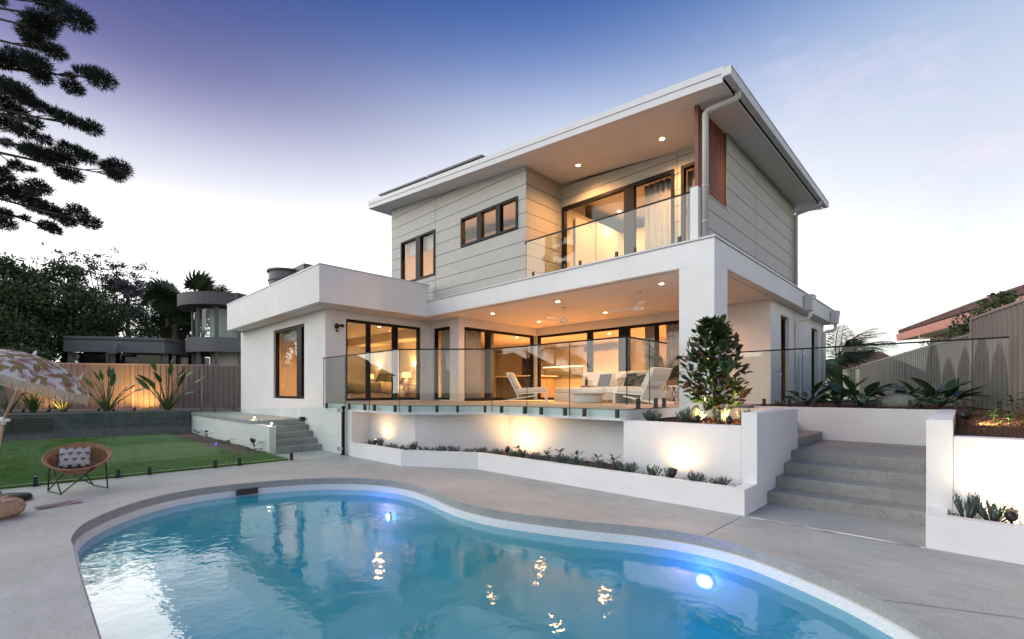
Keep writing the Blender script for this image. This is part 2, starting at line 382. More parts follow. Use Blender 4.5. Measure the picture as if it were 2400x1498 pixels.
def spot(name, loc, to, power, col=(1, .62, .28), angle=100, blend=.8, r=.04, parent=None):
    l = bpy.data.lights.new(name, 'SPOT'); l.energy = power; l.color = col; l.spot_size = R(angle); l.spot_blend = blend; l.shadow_soft_size = r
    o = bpy.data.objects.new(name, l); COL.objects.link(o)
    o.rotation_euler = (Vector(to)-Vector(loc)).to_track_quat('-Z', 'Y').to_euler()
    if parent is not None: o.parent = parent; o.location = Vector(loc)-total(parent)
    else: o.location = loc
    return o
def point(name, loc, power, col=(1, .62, .28), r=.1, parent=None):
    l = bpy.data.lights.new(name, 'POINT'); l.energy = power; l.color = col; l.shadow_soft_size = r
    o = bpy.data.objects.new(name, l); COL.objects.link(o)
    if parent is not None: o.parent = parent; o.location = Vector(loc)-total(parent)
    else: o.location = loc
    return o
# ================================================================== SETTING
def catmull(pts, n=8, closed=True):
    out = []; k = len(pts)
    for i in range(k if closed else k-1):
        p = [Vector((*pts[(i+j-1) % k if closed else min(max(i+j-1, 0), k-1)], 0)) for j in range(4)]
        for s_ in range(n):
            t = s_/n
            q = .5*((2*p[1])+(p[2]-p[0])*t+(2*p[0]-5*p[1]+4*p[2]-p[3])*t*t+(3*p[1]-p[0]-3*p[2]+p[3])*t**3); out.append((q.x, q.y))
    if not closed: out.append(pts[-1])
    return out
POOL = catmull([(-3.88, .29), (-5.3, .275), (-6.3, .28), (-6.85, .29), (-7.5, .45), (-8.15, .85), (-8.6, 1.35), (-8.77, 1.85), (-8.75, 2.35), (-8.62, 2.85), (-8.4, 3.35), (-8.05, 3.82), (-7.55, 4.18),
                (-7.03, 4.36), (-6.5, 4.40), (-5.93, 4.33), (-5.4, 4.22), (-5.0, 4.17), (-4.5, 4.19), (-4.08, 4.28), (-3.64, 4.43), (-3.2, 4.60), (-2.8, 4.79), (-2.4, 4.94), (-1.97, 5.01), (-1.6, 4.98), (-1.25, 4.86),
                (-.81, 4.64), (-.5, 4.43), (-.2, 4.15), (.05, 3.75), (.22, 3.2), (.27, 2.5), (.15, 1.75), (-.25, 1.05), (-.95, .58), (-1.9, .36), (-2.8, .3)], 6)
def inset(poly, d):
    n = len(poly); area = sum(poly[i][0]*poly[(i+1) % n][1]-poly[(i+1) % n][0]*poly[i][1] for i in range(n)); sg = 1 if area > 0 else -1
    out = []
    for i in range(n):
        a = Vector(poly[i-1]); b = Vector(poly[(i+1) % n]); t = (b-a).normalized(); out.append((poly[i][0]-t.y*d*sg, poly[i][1]+t.x*d*sg))
    return out
def sheet(outer, holes, z):
    "flat sheet with holes, facing up"
    loops = [[Vector((p[0], p[1], 0)) for p in outer]]+[[Vector((p[0], p[1], 0)) for p in h] for h in holes]
    vs = [(p.x, p.y, z) for l in loops for p in l]; fs = []
    for t in tessellate_polygon(loops):
        a, b, c = (Vector(vs[i]) for i in t); fs.append(tuple(t) if (b-a).cross(c-a).z > 0 else (t[0], t[2], t[1]))
    return vs, fs
def ring(b, p0, z0, p1, z1):
    n = len(p0); vs = [(p[0], p[1], z0) for p in p0]+[(p[0], p[1], z1) for p in p1]
    b.add(vs, [(i, (i+1) % n, (i+1) % n+n, i+n) for i in range(n)])
g = B(); g.add(*sheet([(-420, -420), (420, -420), (420, 420), (-420, 420)], [[(-10.5, -3.4), (2.9, -3.4), (2.9, 10.2), (-10.5, 10.2)]], -.06))
props(g.build('ground', 'lawn_soil'), kind='structure')
# paving: three poured slabs, sawn joints between them
b = B(); vs, fs = sheet([(-10.93, -4), (3.6, -4), (3.6, 6.28), (-.27, 6.28), (-.27, 6.165), (-1.94, 6.165), (-2.0, 6.25), (-2.0, 8.0), (-13.0, 8.0), (-13.0, 3.95), (-10.93, 4.0)], [POOL], 0); b.add(vs, fs)
ring(b, POOL, 0, POOL, -.11)
paving = props(b.build('paving', 'concrete'), kind='structure')
b = B(); ring(b, inset(POOL, .004), -.002, inset(POOL, .004), -.108); b.build('paving_edge', 'concrete_edge', paving)
def strip(name, pts, wd, z_, m, parent=None):
    b = B()
    for p, q in zip(pts, pts[1:]):
        p = Vector(p); q = Vector(q); d = (q-p).normalized(); n_ = Vector((-d.y, d.x))*wd/2
        b.add([(*(p-n_), z_), (*(q-n_), z_), (*(q+n_), z_), (*(p+n_), z_)], [(0, 1, 2, 3)])
    return b.build(name, m, parent)
strip('saw_joint', [(-1.99, 5.03), (-1.96, 6.1)], .007, .004, 'joint', paving)
strip('saw_joint', [(-.42, 4.4), (.9, 4.95), (3.5, 5.9)], .007, .004, 'joint', paving)
strip('saw_joint', [(-8.9, 2.3), (-10.9, 2.25)], .008, .004, 'concrete_slab', paving)
strip('lime_stain', [(-1.94, 6.13), (-1.3, 6.14), (-.75, 6.12), (-.3, 6.15)], .045, .004, 'lime_bloom', paving)
# pad in front of the wide steps
b = B(); b.add(*sheet([(-1.948, 6.16), (-.262, 6.16), (-.262, 7.2), (-1.948, 7.2)], [], .004)); props(b.build('path', 'concrete_slab'), kind='structure')
# pool shell
b = B(); P1 = inset(POOL, .035); ring(b, inset(POOL, .0), -.11, P1, -.112); ring(b, P1, -.112, P1, -.30)
pool = single(b, 'swimming_pool', 'tile_white', None, None, (0, 0, 0), kind='structure')
b = B(); P2 = inset(POOL, .045); P3 = inset(POOL, .30); ring(b, P1, -.30, P2, -.305); ring(b, P2, -.305, P2, -.95); ring(b, P2, -.95, P3, -1.25); b.build('pool_wall', 'pool_wall', pool, smooth=False)
b = B(); b.add(*sheet(P3, [], -1.25)); b.build('pool_floor', 'pool_floor', pool)
b = B(); b.add(*sheet(inset(POOL, .034), [], -.205)); props(b.build('water', 'water'), kind='structure')
# skimmer mouth cut in the tile band
b = B(); c_ = Vector((-8.63, 2.50)); d = Vector((.12, .99)).normalized(); n_ = Vector((.99, -.12))
q = [c_-d*.16+n_*0.0, c_+d*.16, c_+d*.16+n_*.045, c_-d*.16+n_*.045]
b.hexa([(*p, -.175) for p in q]+[(*p, -.075) for p in q])
single(b, 'pool_skimmer', 'black_metal', 'dark slot of the skimmer in the white tile band of the pool', 'skimmer', (c_.x, c_.y, -.18))
# lights under the water
for (x, y, z_, nx, ny, lab) in ((-7.05, 4.26, -.60, -.15, -1, 'lit pool lamp under water on the curved far side near the bedroom wing'), (-1.93, 4.90, -.43, 0, -1, 'lit pool lamp under water nearest the wide garden steps')):
    t = thing('pool_light', lab, 'pool light', (x, y, z_), 0, 'underwater lamps in the pool')
    n_ = Vector((nx, ny, 0)).normalized(); u = Vector((-n_.y, n_.x, 0)); vs = []; c_ = Vector((x, y, z_))
    for (rr, off) in ((.11, 0), (.11, .035), (.085, .04)):
        for k in range(20):
            a = 2*math.pi*k/20; vs.append(c_+n_*off+u*math.cos(a)*rr+Vector((0, 0, 1))*math.sin(a)*rr)
    b = B(); b.add(vs, [(i*20+k, i*20+(k+1) % 20, (i+1)*20+(k+1) % 20, (i+1)*20+k) for i in range(2) for k in range(20)]); b.build('bezel', 'pool_wall', t)
    b = B(); b.ball(c_+n_*.03, .088, 20, (1, .45, .8)); b.build('lens', 'pool_glow', t, True)
    l = spot('pool_beam', c_+n_*.09, c_+n_*3+Vector((0, 0, -.5)), 30, (.08, .22, 1.0), 160, .6, .07, t); l.data.energy = 4
    point('pool_beam', c_+n_*.16+Vector((0, 0, .02)), 8, (.13, .16, 1.0), .08, t)  # extra point lamp off the lens, added to imitate the blue halo
# lawn
LAWN = [(-10.95, -6), (-10.95, 4.0), (-12.35, 4.05), (-12.6, 3.82), (-16, 3.4), (-19.8, 3.4), (-20.6, 3.6), (-21.4, -.7), (-22.2, -6)]
b = B(); b.add(*sheet(LAWN, [], -.005)); props(b.build('lawn', 'lawn_soil'), kind='structure')
def in_poly(poly, X, Y):
    ins = np.zeros(len(X), bool); n = len(poly)
    for i in range(n):
        x1, y1 = poly[i]; x2, y2 = poly[(i+1) % n]
        c_ = ((y1 > Y) != (y2 > Y)) & (X < (x2-x1)*(Y-y1)/((y2-y1)+1e-12)+x1); ins ^= c_
    return ins
n = 210000; X = -10.96-RNG.random(n)**1.5*11.0; Y = RNG.random(n)*7.6-3.5
k = in_poly([(p[0]+(.0 if p[0] < -11 else -.0), p[1]) for p in LAWN], X, Y); X = X[k]; Y = Y[k]; n = len(X)
D = -CF*X+CS*Y; a = RNG.random(n)*6.28; hgt = .024+.045*RNG.random(n)**1.5; wd = .005+.0009*D
lean = RNG.normal(size=(n, 2))*.02
V = np.stack([np.c_[X-np.cos(a)*wd, Y-np.sin(a)*wd, np.full(n, -.008)], np.c_[X+np.cos(a)*wd, Y+np.sin(a)*wd, np.full(n, -.008)], np.c_[X+lean[:, 0], Y+lean[:, 1], hgt]], 1).reshape(-1, 3)
props(link('grass', fast_mesh('grass', V, np.arange(3*n).reshape(n, 3), 'grass')), 'short mown green grass of the lawn behind the glass pool fence', 'grass', kind='stuff')
# mulch beds
def chips(poly, zf, n, size=.03, name='mulch', label=None):
    xs = [p[0] for p in poly]; ys = [p[1] for p in poly]
    X = RNG.random(n)*(max(xs)-min(xs))+min(xs); Y = RNG.random(n)*(max(ys)-min(ys))+min(ys); k = in_poly(poly, X, Y); X = X[k]; Y = Y[k]
    Z = np.array([zf(x, y) for x, y in zip(X, Y)])+RNG.random(len(X))*.02
    V, F = leaves(np.c_[X, Y, Z], size, .45)
    return props(link(name, fast_mesh(name, V, F, 'mulch_chip')), label, 'mulch', kind='stuff')
def bed(poly, z_, chipn, label, mound=0., name='mulch', size=.03):
    cx = sum(p[0] for p in poly)/len(poly); cy_ = sum(p[1] for p in poly)/len(poly)
    rx = max(abs(p[0]-cx) for p in poly); ry = max(abs(p[1]-cy_) for p in poly)
    zf = lambda x, y: z_+mound*max(0, 1-((x-cx)/rx)**2-((y-cy_)/ry)**2)+.012*math.sin(9*x+3*y)
    b = B(); b.add(*sheet(poly, [], z_-.03)); props(b.build('garden_soil', 'mulch'), kind='structure')
    if mound:
        x0, x1, y0, y1 = min(p[0] for p in poly), max(p[0] for p in poly), min(p[1] for p in poly), max(p[1] for p in poly)
        b = B(); b.grid(lambda u, v: (x0+(x1-x0)*u, y0+(y1-y0)*v, zf(x0+(x1-x0)*u, y0+(y1-y0)*v)), 16, 16); props(b.build('garden_soil', 'mulch', smooth=True), kind='structure')
    chips(poly, zf, chipn, size, name, label)
# ================================================================== HOUSE
ZD, ZC, ZB, ZP = 1.265, 3.75, 4.18, 4.66
house = thing('house', 'large white two storey house with a grey boarded upper floor and skillion roof', 'house', (-12, 9, 0))
def abox(b, ax, p0, p1, u0, u1, z0, z1):
    return b.box(u0, u1, p0, p1, z0, z1) if ax == 'y' else b.box(p0, p1, u0, u1, z0, z1)
def wall(b, ax, p0, p1, u0, u1, z0, z1, holes=()):
    us = sorted({u0, u1, *[h[i] for h in holes for i in (0, 1) if u0 < h[i] < u1]})
    for a, c in zip(us, us[1:]):
        hs = sorted([(h[2], h[3]) for h in holes if h[0] <= a+1e-6 and h[1] >= c-1e-6]); zz = z0
        for h0, h1 in hs:
            if h0 > zz+1e-4: abox(b, ax, p0, p1, a, c, zz, h0)
            zz = max(zz, h1)
        if zz < z1-1e-4: abox(b, ax, p0, p1, a, c, zz, z1)
    return b
def window(name, ax, p, out, u0, u1, z0, z1, mull=(), fw=.06, depth=.10, pane='glass_window', proud=0., sill=None, parent=None, fb=None):
    "frame with its panes as sub-parts; p = plane of the frame's outer face, out = +1/-1 outward direction along the axis"
    fb = fb or fw; b = B(); q0, q1 = p, p-out*depth
    abox(b, ax, q0, q1, u0, u1, z1-fw, z1); abox(b, ax, q0, q1, u0, u1, z0, z0+fb)
    abox(b, ax, q0, q1, u0, u0+fw, z0+fb, z1-fw); abox(b, ax, q0, q1, u1-fw, u1, z0+fb, z1-fw)
    xs = [u0+fw]
    for a, c in mull: abox(b, ax, q0-out*.004, q1+out*.004, a, c, z0+fb, z1-fw); xs += [a, c]
    xs.append(u1-fw)
    fr = b.build(name, 'black_alu', parent or house)
    for i in range(0, len(xs), 2):
        b = B(); abox(b, ax, p-out*depth*.5, p-out*(depth*.5+.008), xs[i]+.001, xs[i+1]-.001, z0+fb+.001, z1-fw-.001); b.build('pane', pane, fr)
    return fr
T_ = .2
WL = (-15.85, -13.42, 1.34, 3.50)
b = B(); wall(b, 'y', 5.36, 5.36+T_, -19.2, -12.05, -.05, ZC, [WL]); b.build('wall', 'render_wall', house)
WD = (5.93, 8.37, ZD+.03, 3.54)
b = B(); wall(b, 'x', -12.05-T_, -12.05, 5.56, 8.9, -.05, ZC, [WD]); b.build('wall', 'render_wall', house)
WN = (-11.90, -11.04, 1.30, 3.52)
b = B(); wall(b, 'y', 8.70, 8.9, -12.05, -10.62, ZD-.02, ZC, [WN]); b.build('wall', 'render_wall', house)
b = B(); wall(b, 'x', -10.62-T_, -10.62, 8.90, 12.16, ZD-.02, ZC, [(8.92, 12.16, 0, 3.49)]); b.build('wall', 'render_wall', house)
b = B(); wall(b, 'y', 12.16, 12.36, -10.82, -3.26, ZD-.02, ZC, [(-10.62, -4.27, 0, 3.49)]); b.build('wall', 'render_wall', house)
b = B(); wall(b, 'x', -3.46, -3.26, 12.36, 18.0, 0, ZC, [(13.0, 13.82, 1.0, 3.48), (16.3, 17.15, 1.0, 3.48)]); b.build('wall', 'render_wall', house)
b = B(); wall(b, 'y', 17.8, 18.0, -19.2, -3.46, 0, ZC); b.build('wall', 'render_wall', house)
b = B(); wall(b, 'x', -19.2, -19.0, 5.56, 17.8, 0, ZC); b.build('wall', 'render_wall', house)
# wall that carries the deck, with the planted recess under it
b = B(); b.box(-12.05, -10.6, 5.36, 5.9, -.05, 1.10); b.box(-10.6, -10.45, 5.33, 5.82, -.05, .345); b.build('base_wall', 'render_wall', house)
b = B(); b.prism([(-12.0, 5.8), (-8.6, 5.82), (-7.1, 7.2), (-3.95, 7.3), (-3.95, 7.5), (-7.2, 7.4), (-8.7, 6.02), (-12.0, 6.0)], -.05, 1.08); b.build('recess_wall', 'render_white', house)
DECK = [(-12.05, 5.36), (-8.75, 5.36)]+[(-8.6+.0, 5.37), (-8.42, 5.43), (-8.25, 5.54), (-7.35, 6.42), (-7.18, 6.57), (-6.98, 6.66), (-6.7, 6.69)]+[(-3.93, 6.69), (-3.93, 8.70), (-3.26, 8.70), (-3.26, 12.16), (-10.6, 12.16), (-10.6, 8.70), (-12.05, 8.70)]
b = B(); b.prism(inset(DECK, .008), 1.07, ZD-.02); b.build('deck_slab', 'render_white', house)
b = B(); b.prism(DECK, ZD-.02, ZD); b.build('deck_floor', 'deck', house)
b = B(); b.prism([(-19, 5.56), (-12.25, 5.56), (-12.25, 8.9), (-10.82, 8.9), (-10.82, 12.36), (-3.46, 12.36), (-3.46, 17.8), (-19, 17.8)], ZD-.06, ZD+.012); b.build('room_floor', 'room_floor', house)
# column
b = B(); b.box(-3.64, -3.02, 8.042, 8.66, .9, ZC+.002); b.build('column', 'render_white', house, bevel=.008)
# parapet of the single storey wing
b = B(); b.box(-19.0, -11.27, 4.86, 5.04, ZC, ZP); b.box(-11.45, -11.27, 5.04, 8.1, ZC, ZP); b.box(-19.0, -18.82, 5.04, 18, ZC, ZP)
b.build('parapet', 'render_white', house)
b = B(); b.box(-19.015, -11.255, 4.845, 5.05, ZP+.001, ZP+.035); b.box(-11.46, -11.255, 5.05, 8.115, ZP+.001, ZP+.035); b.box(-19.015, -18.8, 5.05, 18, ZP+.001, ZP+.035); b.build('parapet_cap', 'cap_metal', house)
b = B(); b.box(-18.82, -11.45, 5.04, 8.1, ZC, 4.3); b.box(-18.82, -13.62, 8.1, 18, ZC, 4.3); b.box(-19.0, -18.82, 5.04, 17.9, ZC-.03, ZC-.001); b.build('flat_roof', 'neighbour_grey', house)
b = B(); b.box(-18.82, -11.27-.18, 5.04, 5.36, ZC-.012, ZC-.001); b.box(-12.05, -11.45, 5.36, 8.1, ZC-.012, ZC-.001); b.build('eave_lining', 'soffit', house)
# slab between the floors: white band all round with a thin metal lip
b = B(); b.prism([(-11.27, 8.04), (-3.02, 8.04), (-3.02, 18.3), (-13.6, 18.3), (-13.6, 8.1), (-11.27, 8.1)], ZC, ZB); b.build('balcony_slab', 'render_white', house)
b = B(); b.box(-11.27, -3.0, 8.02, 8.16, ZB+.001, ZB+.035); b.box(-3.14, -3.0, 8.16, 18.32, ZB+.001, ZB+.035); b.build('balcony_cap', 'cap_metal', house)
b = B(); b.box(-3.012, -3.008, 8.028, 18.3, ZB-.006, ZB+.001); b.box(-11.27, -3.012, 8.028, 8.034, ZB-.006, ZB+.001); b.build('cap_shadow_gap', 'joint', house)
b = B(); b.prism([(-12.04, 8.2), (-3.2, 8.2), (-3.2, 12.15), (-10.61, 12.15), (-10.61, 8.69), (-12.04, 8.69)], ZC-.014, ZC-.002); b.build('alfresco_ceiling', 'ceiling_white', house)
# windows and doors, ground floor
window('window', 'y', 5.42, -1, WL[0], WL[1], WL[2], WL[3], [(-14.135, -13.79)], .075, .1)
window('sliding_door', 'x', -12.11, 1, WD[0], WD[1], WD[2], WD[3], [(6.59, 6.70), (7.43, 7.59)], .07, .1)
window('window', 'y', 8.77, -1, WN[0], WN[1], WN[2], WN[3], [], .07, .1)
window('sliding_door', 'x', -10.69, 1, 8.93, 12.10, ZD+.01, 3.49, [(9.88, 10.06)], .075, .1)
window('sliding_door', 'y', 12.22, -1, -10.61, -4.28, ZD+.01, 3.49, [(-8.55, -8.36), (-7.41, -7.05), (-6.25, -6.15)], .075, .1)
window('window', 'x', -3.36, 1, 13.0, 13.82, 1.0, 3.48, [], .06, .08, 'glass_smoke'); window('window', 'x', -3.36, 1, 16.3, 17.15, 1.0, 3.48, [], .06, .08, 'glass_smoke')
# ---- upper storey
zs = lambda x: 6.299-.09377*x
UF, UR, UL, UB = 8.28, -3.3, -13.6, 14.54       # faces of the upper walls
JZ = [4.17+.343*i for i in range(12)]
WA = (-13.01, -11.20, 5.0, 6.352); WB = (-9.997, -7.832, 5.55, 6.347)
DB = (-7.50, -4.457, ZB+.03, 6.35); DN = (-4.306, -3.72, ZB+.03, 6.35)
def boards(ax, p, out, u0, u1, holes=(), top=None, splits=(), th=.018, gap=.014):
    xs = [u0]+list(splits)+[u1]
    for a, c in zip(xs, xs[1:]):
        a2 = a+(gap/2 if a != u0 else 0); c2 = c-(gap/2 if c != u1 else 0)
        for z0, z1 in zip(JZ, JZ[1:]):
            runs = [B()]; z0 += gap/2; z1 -= gap/2
            us = sorted({a2, c2, *[h[i] for h in holes for i in (0, 1) if a2 < h[i] < c2]})
            for s0, s1 in zip(us, us[1:]):
                hs = sorted([(h[2], h[3]) for h in holes if h[0] <= s0+1e-6 and h[1] >= s1-1e-6]); zz = z0; segs = []
                for h0, h1 in hs:
                    if h0 > zz: segs.append((zz, min(h0, z1)))
                    zz = max(zz, h1)
                if zz < z1: segs.append((zz, z1))
                segs = [q for q in segs if q[1]-q[0] >= .01 and (not top or top(s0) > q[0]+.005 or top(s1) > q[0]+.005)]
                if not segs and runs[-1].v: runs.append(B())
                b = runs[-1]
                for q0, q1 in segs:
                    if q1-q0 < .01: continue
                    t0, t1 = (min(q1, top(s0)), min(q1, top(s1))) if top else (q1, q1)
                    if t0 < q0+.005 and t1 < q0+.005: continue
                    t0 = max(t0, q0+.001); t1 = max(t1, q0+.001)
                    y0, y1 = (p, p-out*th)
                    if y0 > y1: y0, y1 = y1, y0
                    if ax == 'y': b.hexa([(s0, y0, q0), (s1, y0, q0), (s1, y1, q0), (s0, y1, q0), (s0, y0, t0), (s1, y0, t1), (s1, y1, t1), (s0, y1, t0)])
                    else: b.hexa([(y0, s0, q0), (y1, s0, q0), (y1, s1, q0), (y0, s1, q0), (y0, s0, t0), (y1, s0, t0), (y1, s1, t1), (y0, s1, t1)])
            for b in runs:
                if b.v: b.build('siding_board', 'siding', house)
soff = lambda x: zs(x)-.002
boards('y', UF, -1, UL, -7.56, [WA, WB], soff, [-11.19])
boards('x', -7.56, 1, UF+.02, 9.63, (), lambda y: soff(-7.56))
boards('y', 9.63, -1, -7.56, -3.5, [DB, DN], soff, [-4.40])
boards('x', UR, 1, 8.22, UB, [(8.2, 9.43, 5.10, 9)], lambda y: soff(UR), [11.17])
def rake(b, ax, p0, p1, u0, u1, z0, holes=()):
    wall(b, ax, p0, p1, u0, u1, z0, 6.36, holes)
    if ax == 'y': b.hexa([(u0, p0, 6.36), (u1, p0, 6.36), (u1, p1, 6.36), (u0, p1, 6.36), (u0, p0, soff(u0)), (u1, p0, soff(u1)), (u1, p1, soff(u1)), (u0, p1, soff(u0))])
    else: b.box(min(p0, p1), max(p0, p1), u0, u1, 6.36, soff(max(p0, p1)))
b = B(); rake(b, 'y', UF+.02, UF+.15, UL+.02, -7.60, ZB, [WA, WB]); b.build('wall_backing', 'siding_gap', house)
b = B(); b.box(-7.72, -7.58, UF+.15, 9.65, ZB, soff(-7.58)); b.build('wall_backing', 'siding_gap', house)
b = B(); rake(b, 'y', 9.65, 9.78, -7.58, -3.44, ZB, [DB, DN]); b.build('wall_backing', 'siding_gap', house)
b = B(); b.box(-3.46, UR-.02, 8.24, 9.43, ZB, 5.08); b.box(-3.46, UR-.02, 9.43, UB, ZB, soff(UR-.02)); b.build('wall_backing', 'siding_gap', house)
b = B(); b.box(UL, UL+.15, UF+.15, UB, ZB, soff(UL)); b.hexa([(UL+.15, UB-.15, ZB), (-3.46, UB-.15, ZB), (-3.46, UB, ZB), (UL+.15, UB, ZB), (UL+.15, UB-.15, soff(UL+.15)), (-3.46, UB-.15, soff(-3.46)), (-3.46, UB, soff(-3.46)), (UL+.15, UB, soff(UL+.15))]); b.build('wall', 'siding', house)
b = B(); b.box(-3.47, -3.29, 8.2, 9.45, 5.085, 5.115); b.build('screen_sill', 'siding', house)
b = B(); b.box(-3.45, -3.31, 8.07, 8.20, ZB+.036, 5.14); b.build('balcony_pier', 'render_white', house)
for i in range(15):
    y = 8.16+i*.0905; w_ = .033 if i else .05
    b = B(); b.box(-3.41, -3.345, y, y+w_, 5.10 if y > 8.2 else 4.95, soff(-3.345)-.0); b.build('timber_batten', 'batten', house)
window('window', 'y', UF-.03, -1, WA[0], WA[1], WA[2], WA[3], [(-12.17, -11.93)], .055, .13)
window('window', 'y', UF-.03, -1, WB[0], WB[1], WB[2], WB[3], [(-9.32, -9.15), (-8.59, -8.43)], .055, .13)
sd = window('sliding_door', 'y', 9.60, -1, DB[0], DB[1], DB[2], DB[3], [(-5.68, -5.42)], .07, .13)
window('window', 'y', 9.60, -1, DN[0], DN[1], DN[2], DN[3], [], .06, .13)
# rooms upstairs: floor, inner walls
b = B(); b.box(UL+.15, -3.46, 8.43, UB-.15, ZB+.002, ZB+.02); b.build('room_floor', 'room_floor', house)
b = B(); b.box(-7.70, -7.66, 9.79, 14.38, ZB+.02, 6.5); b.box(-3.52, -3.48, 9.79, 14.38, ZB+.02, 6.6); b.box(-7.66, -3.52, 12.9, 12.95, ZB+.02, 6.55); b.box(-13.4, -7.72, 10.9, 10.95, ZB+.02, 7.0); b.build('inner_wall', 'room_wall', house)
b = B(); b.hexa([(-13.4, 8.45, zs(-13.4)-.1), (-7.75, 8.45, zs(-7.75)-.1), (-7.75, 10.9, zs(-7.75)-.1), (-13.4, 10.9, zs(-13.4)-.1), (-13.4, 8.45, zs(-13.4)-.06), (-7.75, 8.45, zs(-7.75)-.06), (-7.75, 10.9, zs(-7.75)-.06), (-13.4, 10.9, zs(-13.4)-.06)])
b.hexa([(-7.66, 9.8, zs(-7.66)-.12), (-3.52, 9.8, zs(-3.52)-.12), (-3.52, 12.9, zs(-3.52)-.12), (-7.66, 12.9, zs(-7.66)-.12), (-7.66, 9.8, zs(-7.66)-.06), (-3.52, 9.8, zs(-3.52)-.06), (-3.52, 12.9, zs(-3.52)-.06), (-7.66, 12.9, zs(-7.66)-.06)]); b.build('room_ceiling', 'ceiling_white', house)
# inner door at the back of the upstairs room
b = B(); b.box(-7.64, -7.60, 10.4, 11.2, ZB+.02, 6.24); dd = b.build('inner_door', 'white_paint', house); b = B(); b.box(-7.60, -7.585, 10.32, 10.4, ZB+.02, 6.32); b.box(-7.60, -7.585, 11.2, 11.28, ZB+.02, 6.32); b.box(-7.60, -7.585, 10.4, 11.2, 6.24, 6.32); b.build('door_frame', 'white_paint', dd)
# roof
RX0, RX1, RY0, RY1 = -14.15, -2.78, 7.75, 15.1
def raked(b, x0, x1, y0, y1, d0, d1):
    b.hexa([(x0, y0, zs(x0)+d0), (x1, y0, zs(x1)+d0), (x1, y1, zs(x1)+d0), (x0, y1, zs(x0)+d0), (x0, y0, zs(x0)+d1), (x1, y0, zs(x1)+d1), (x1, y1, zs(x1)+d1), (x0, y1, zs(x0)+d1)])
b = B(); raked(b, RX0+.02, RX1-.02, RY0+.02, RY1-.02, .0, .02); b.build('roof_soffit', 'soffit', house)
b = B(); raked(b, RX0+.03, RX1, RY0+.03, RY1-.03, .02, .19); roof = b.build('roof', 'fascia_grey', house)
b = B(); raked(b, RX0, RX1, RY0, RY0+.022, -.012, .115); raked(b, RX0, RX0+.022, RY0+.022, RY1, -.012, .115); raked(b, RX1-.022, RX1, RY0+.022, RY1, -.012, .10); b.build('fascia_board', 'fascia_grey', house)
b = B(); raked(b, RX0-.012, RX1+.02, RY0-.014, RY0+.02, .122, .235); raked(b, RX0-.012, RX0+.02, RY0+.02, RY1, .122, .235); b.build('roof_flashing', 'cap_metal', house)
# gutter: open trough along the low edge
gz = zs(RX1)
b = B(); prof = [(0, .0), (.02, -.035), (.125, -.035), (.135, .09), (.15, .10)]
n = len(prof)
for (y0, y1) in ((7.70, 15.16),):
    vs = [(RX1+.004+p[0], y, gz+.07+p[1]) for y in (y0, y1) for p in prof]+[(RX1+.004+p[0]-(.006 if i > 2 else 0), y, gz+.07+p[1]+.006) for y in (y0, y1) for i, p in enumerate(prof)]
    b.add(vs, [(i, i+1, n+i+1, n+i) for i in range(n-1)]+[(2*n+i+1, 2*n+i, 3*n+i, 3*n+i+1) for i in range(n-1)])
b.box(RX1+.004, RX1+.15, 7.692, 7.70, gz+.035, gz+.17); b.box(RX1+.004, RX1+.15, 15.16, 15.17, gz+.035, gz+.17)
b.build('gutter', 'fascia_grey', house)
def pipe(pts, r, m='pipe_grey', name='downpipe', par=None, straps=()):
    b = B(); b.tube(pts, r, 14); o = b.build(name, m, par or house, True)
    for s_ in straps: b = B(); b.lathe([(r+.008, 0), (r+.008, .025)], 14, s_); b.build('pipe_bracket', m, o)
    return o
pipe([(-2.71, 8.24, gz+.05), (-2.71, 8.24, gz-.05), (-2.73, 8.23, gz-.09), (-3.17, 8.15, 6.42), (-3.21, 8.14, 6.38), (-3.21, 8.14, 6.30), (-3.21, 8.14, ZB+.04)], .052, straps=[(-3.21, 8.14, 4.50), (-3.21, 8.14, 5.12), (-3.21, 8.14, 6.28)])
pipe([(-2.71, 14.5, gz+.05), (-2.71, 14.48, gz-.06), (-2.76, 14.46, gz-.10), (-3.19, 14.38, gz-.20), (-3.235, 14.37, gz-.26), (-3.235, 14.37, ZB+.04)], .045, straps=[(-3.235, 14.37, 4.6), (-3.235, 14.37, 5.9)])
# solar panels on the high end of the roof
for i, (x0, x1) in enumerate(((-13.55, -12.25), (-12.2, -11.0), (-10.9, -9.65), (-9.6, -8.6))):
    t = thing('solar_panel', ['dark solar panel at the high corner of the skillion roof', 'second solar panel down from the high roof corner', 'third solar panel down from the high roof corner', 'solar panel lowest down the roof edge of its row'][i], 'solar panel', (x0, RY0+.5, zs(x0)+.3), 0, 'solar panels on the roof')
    b = B(); raked(b, x0, x1, RY0+.04, RY0+1.7, .315, .355); b.build('panel', 'black_glass', t)
    b = B(); raked(b, x0-.01, x1+.01, RY0+.03, RY0+.04, .305, .36); b.build('panel_frame', 'neighbour_dark', t)
    b = B()
    for q in (x0+.2, x1-.3): raked(b, q, q+.05, RY0+.08, RY0+.14, .19, .314)
    b.build('mounting_foot', 'chrome', t)
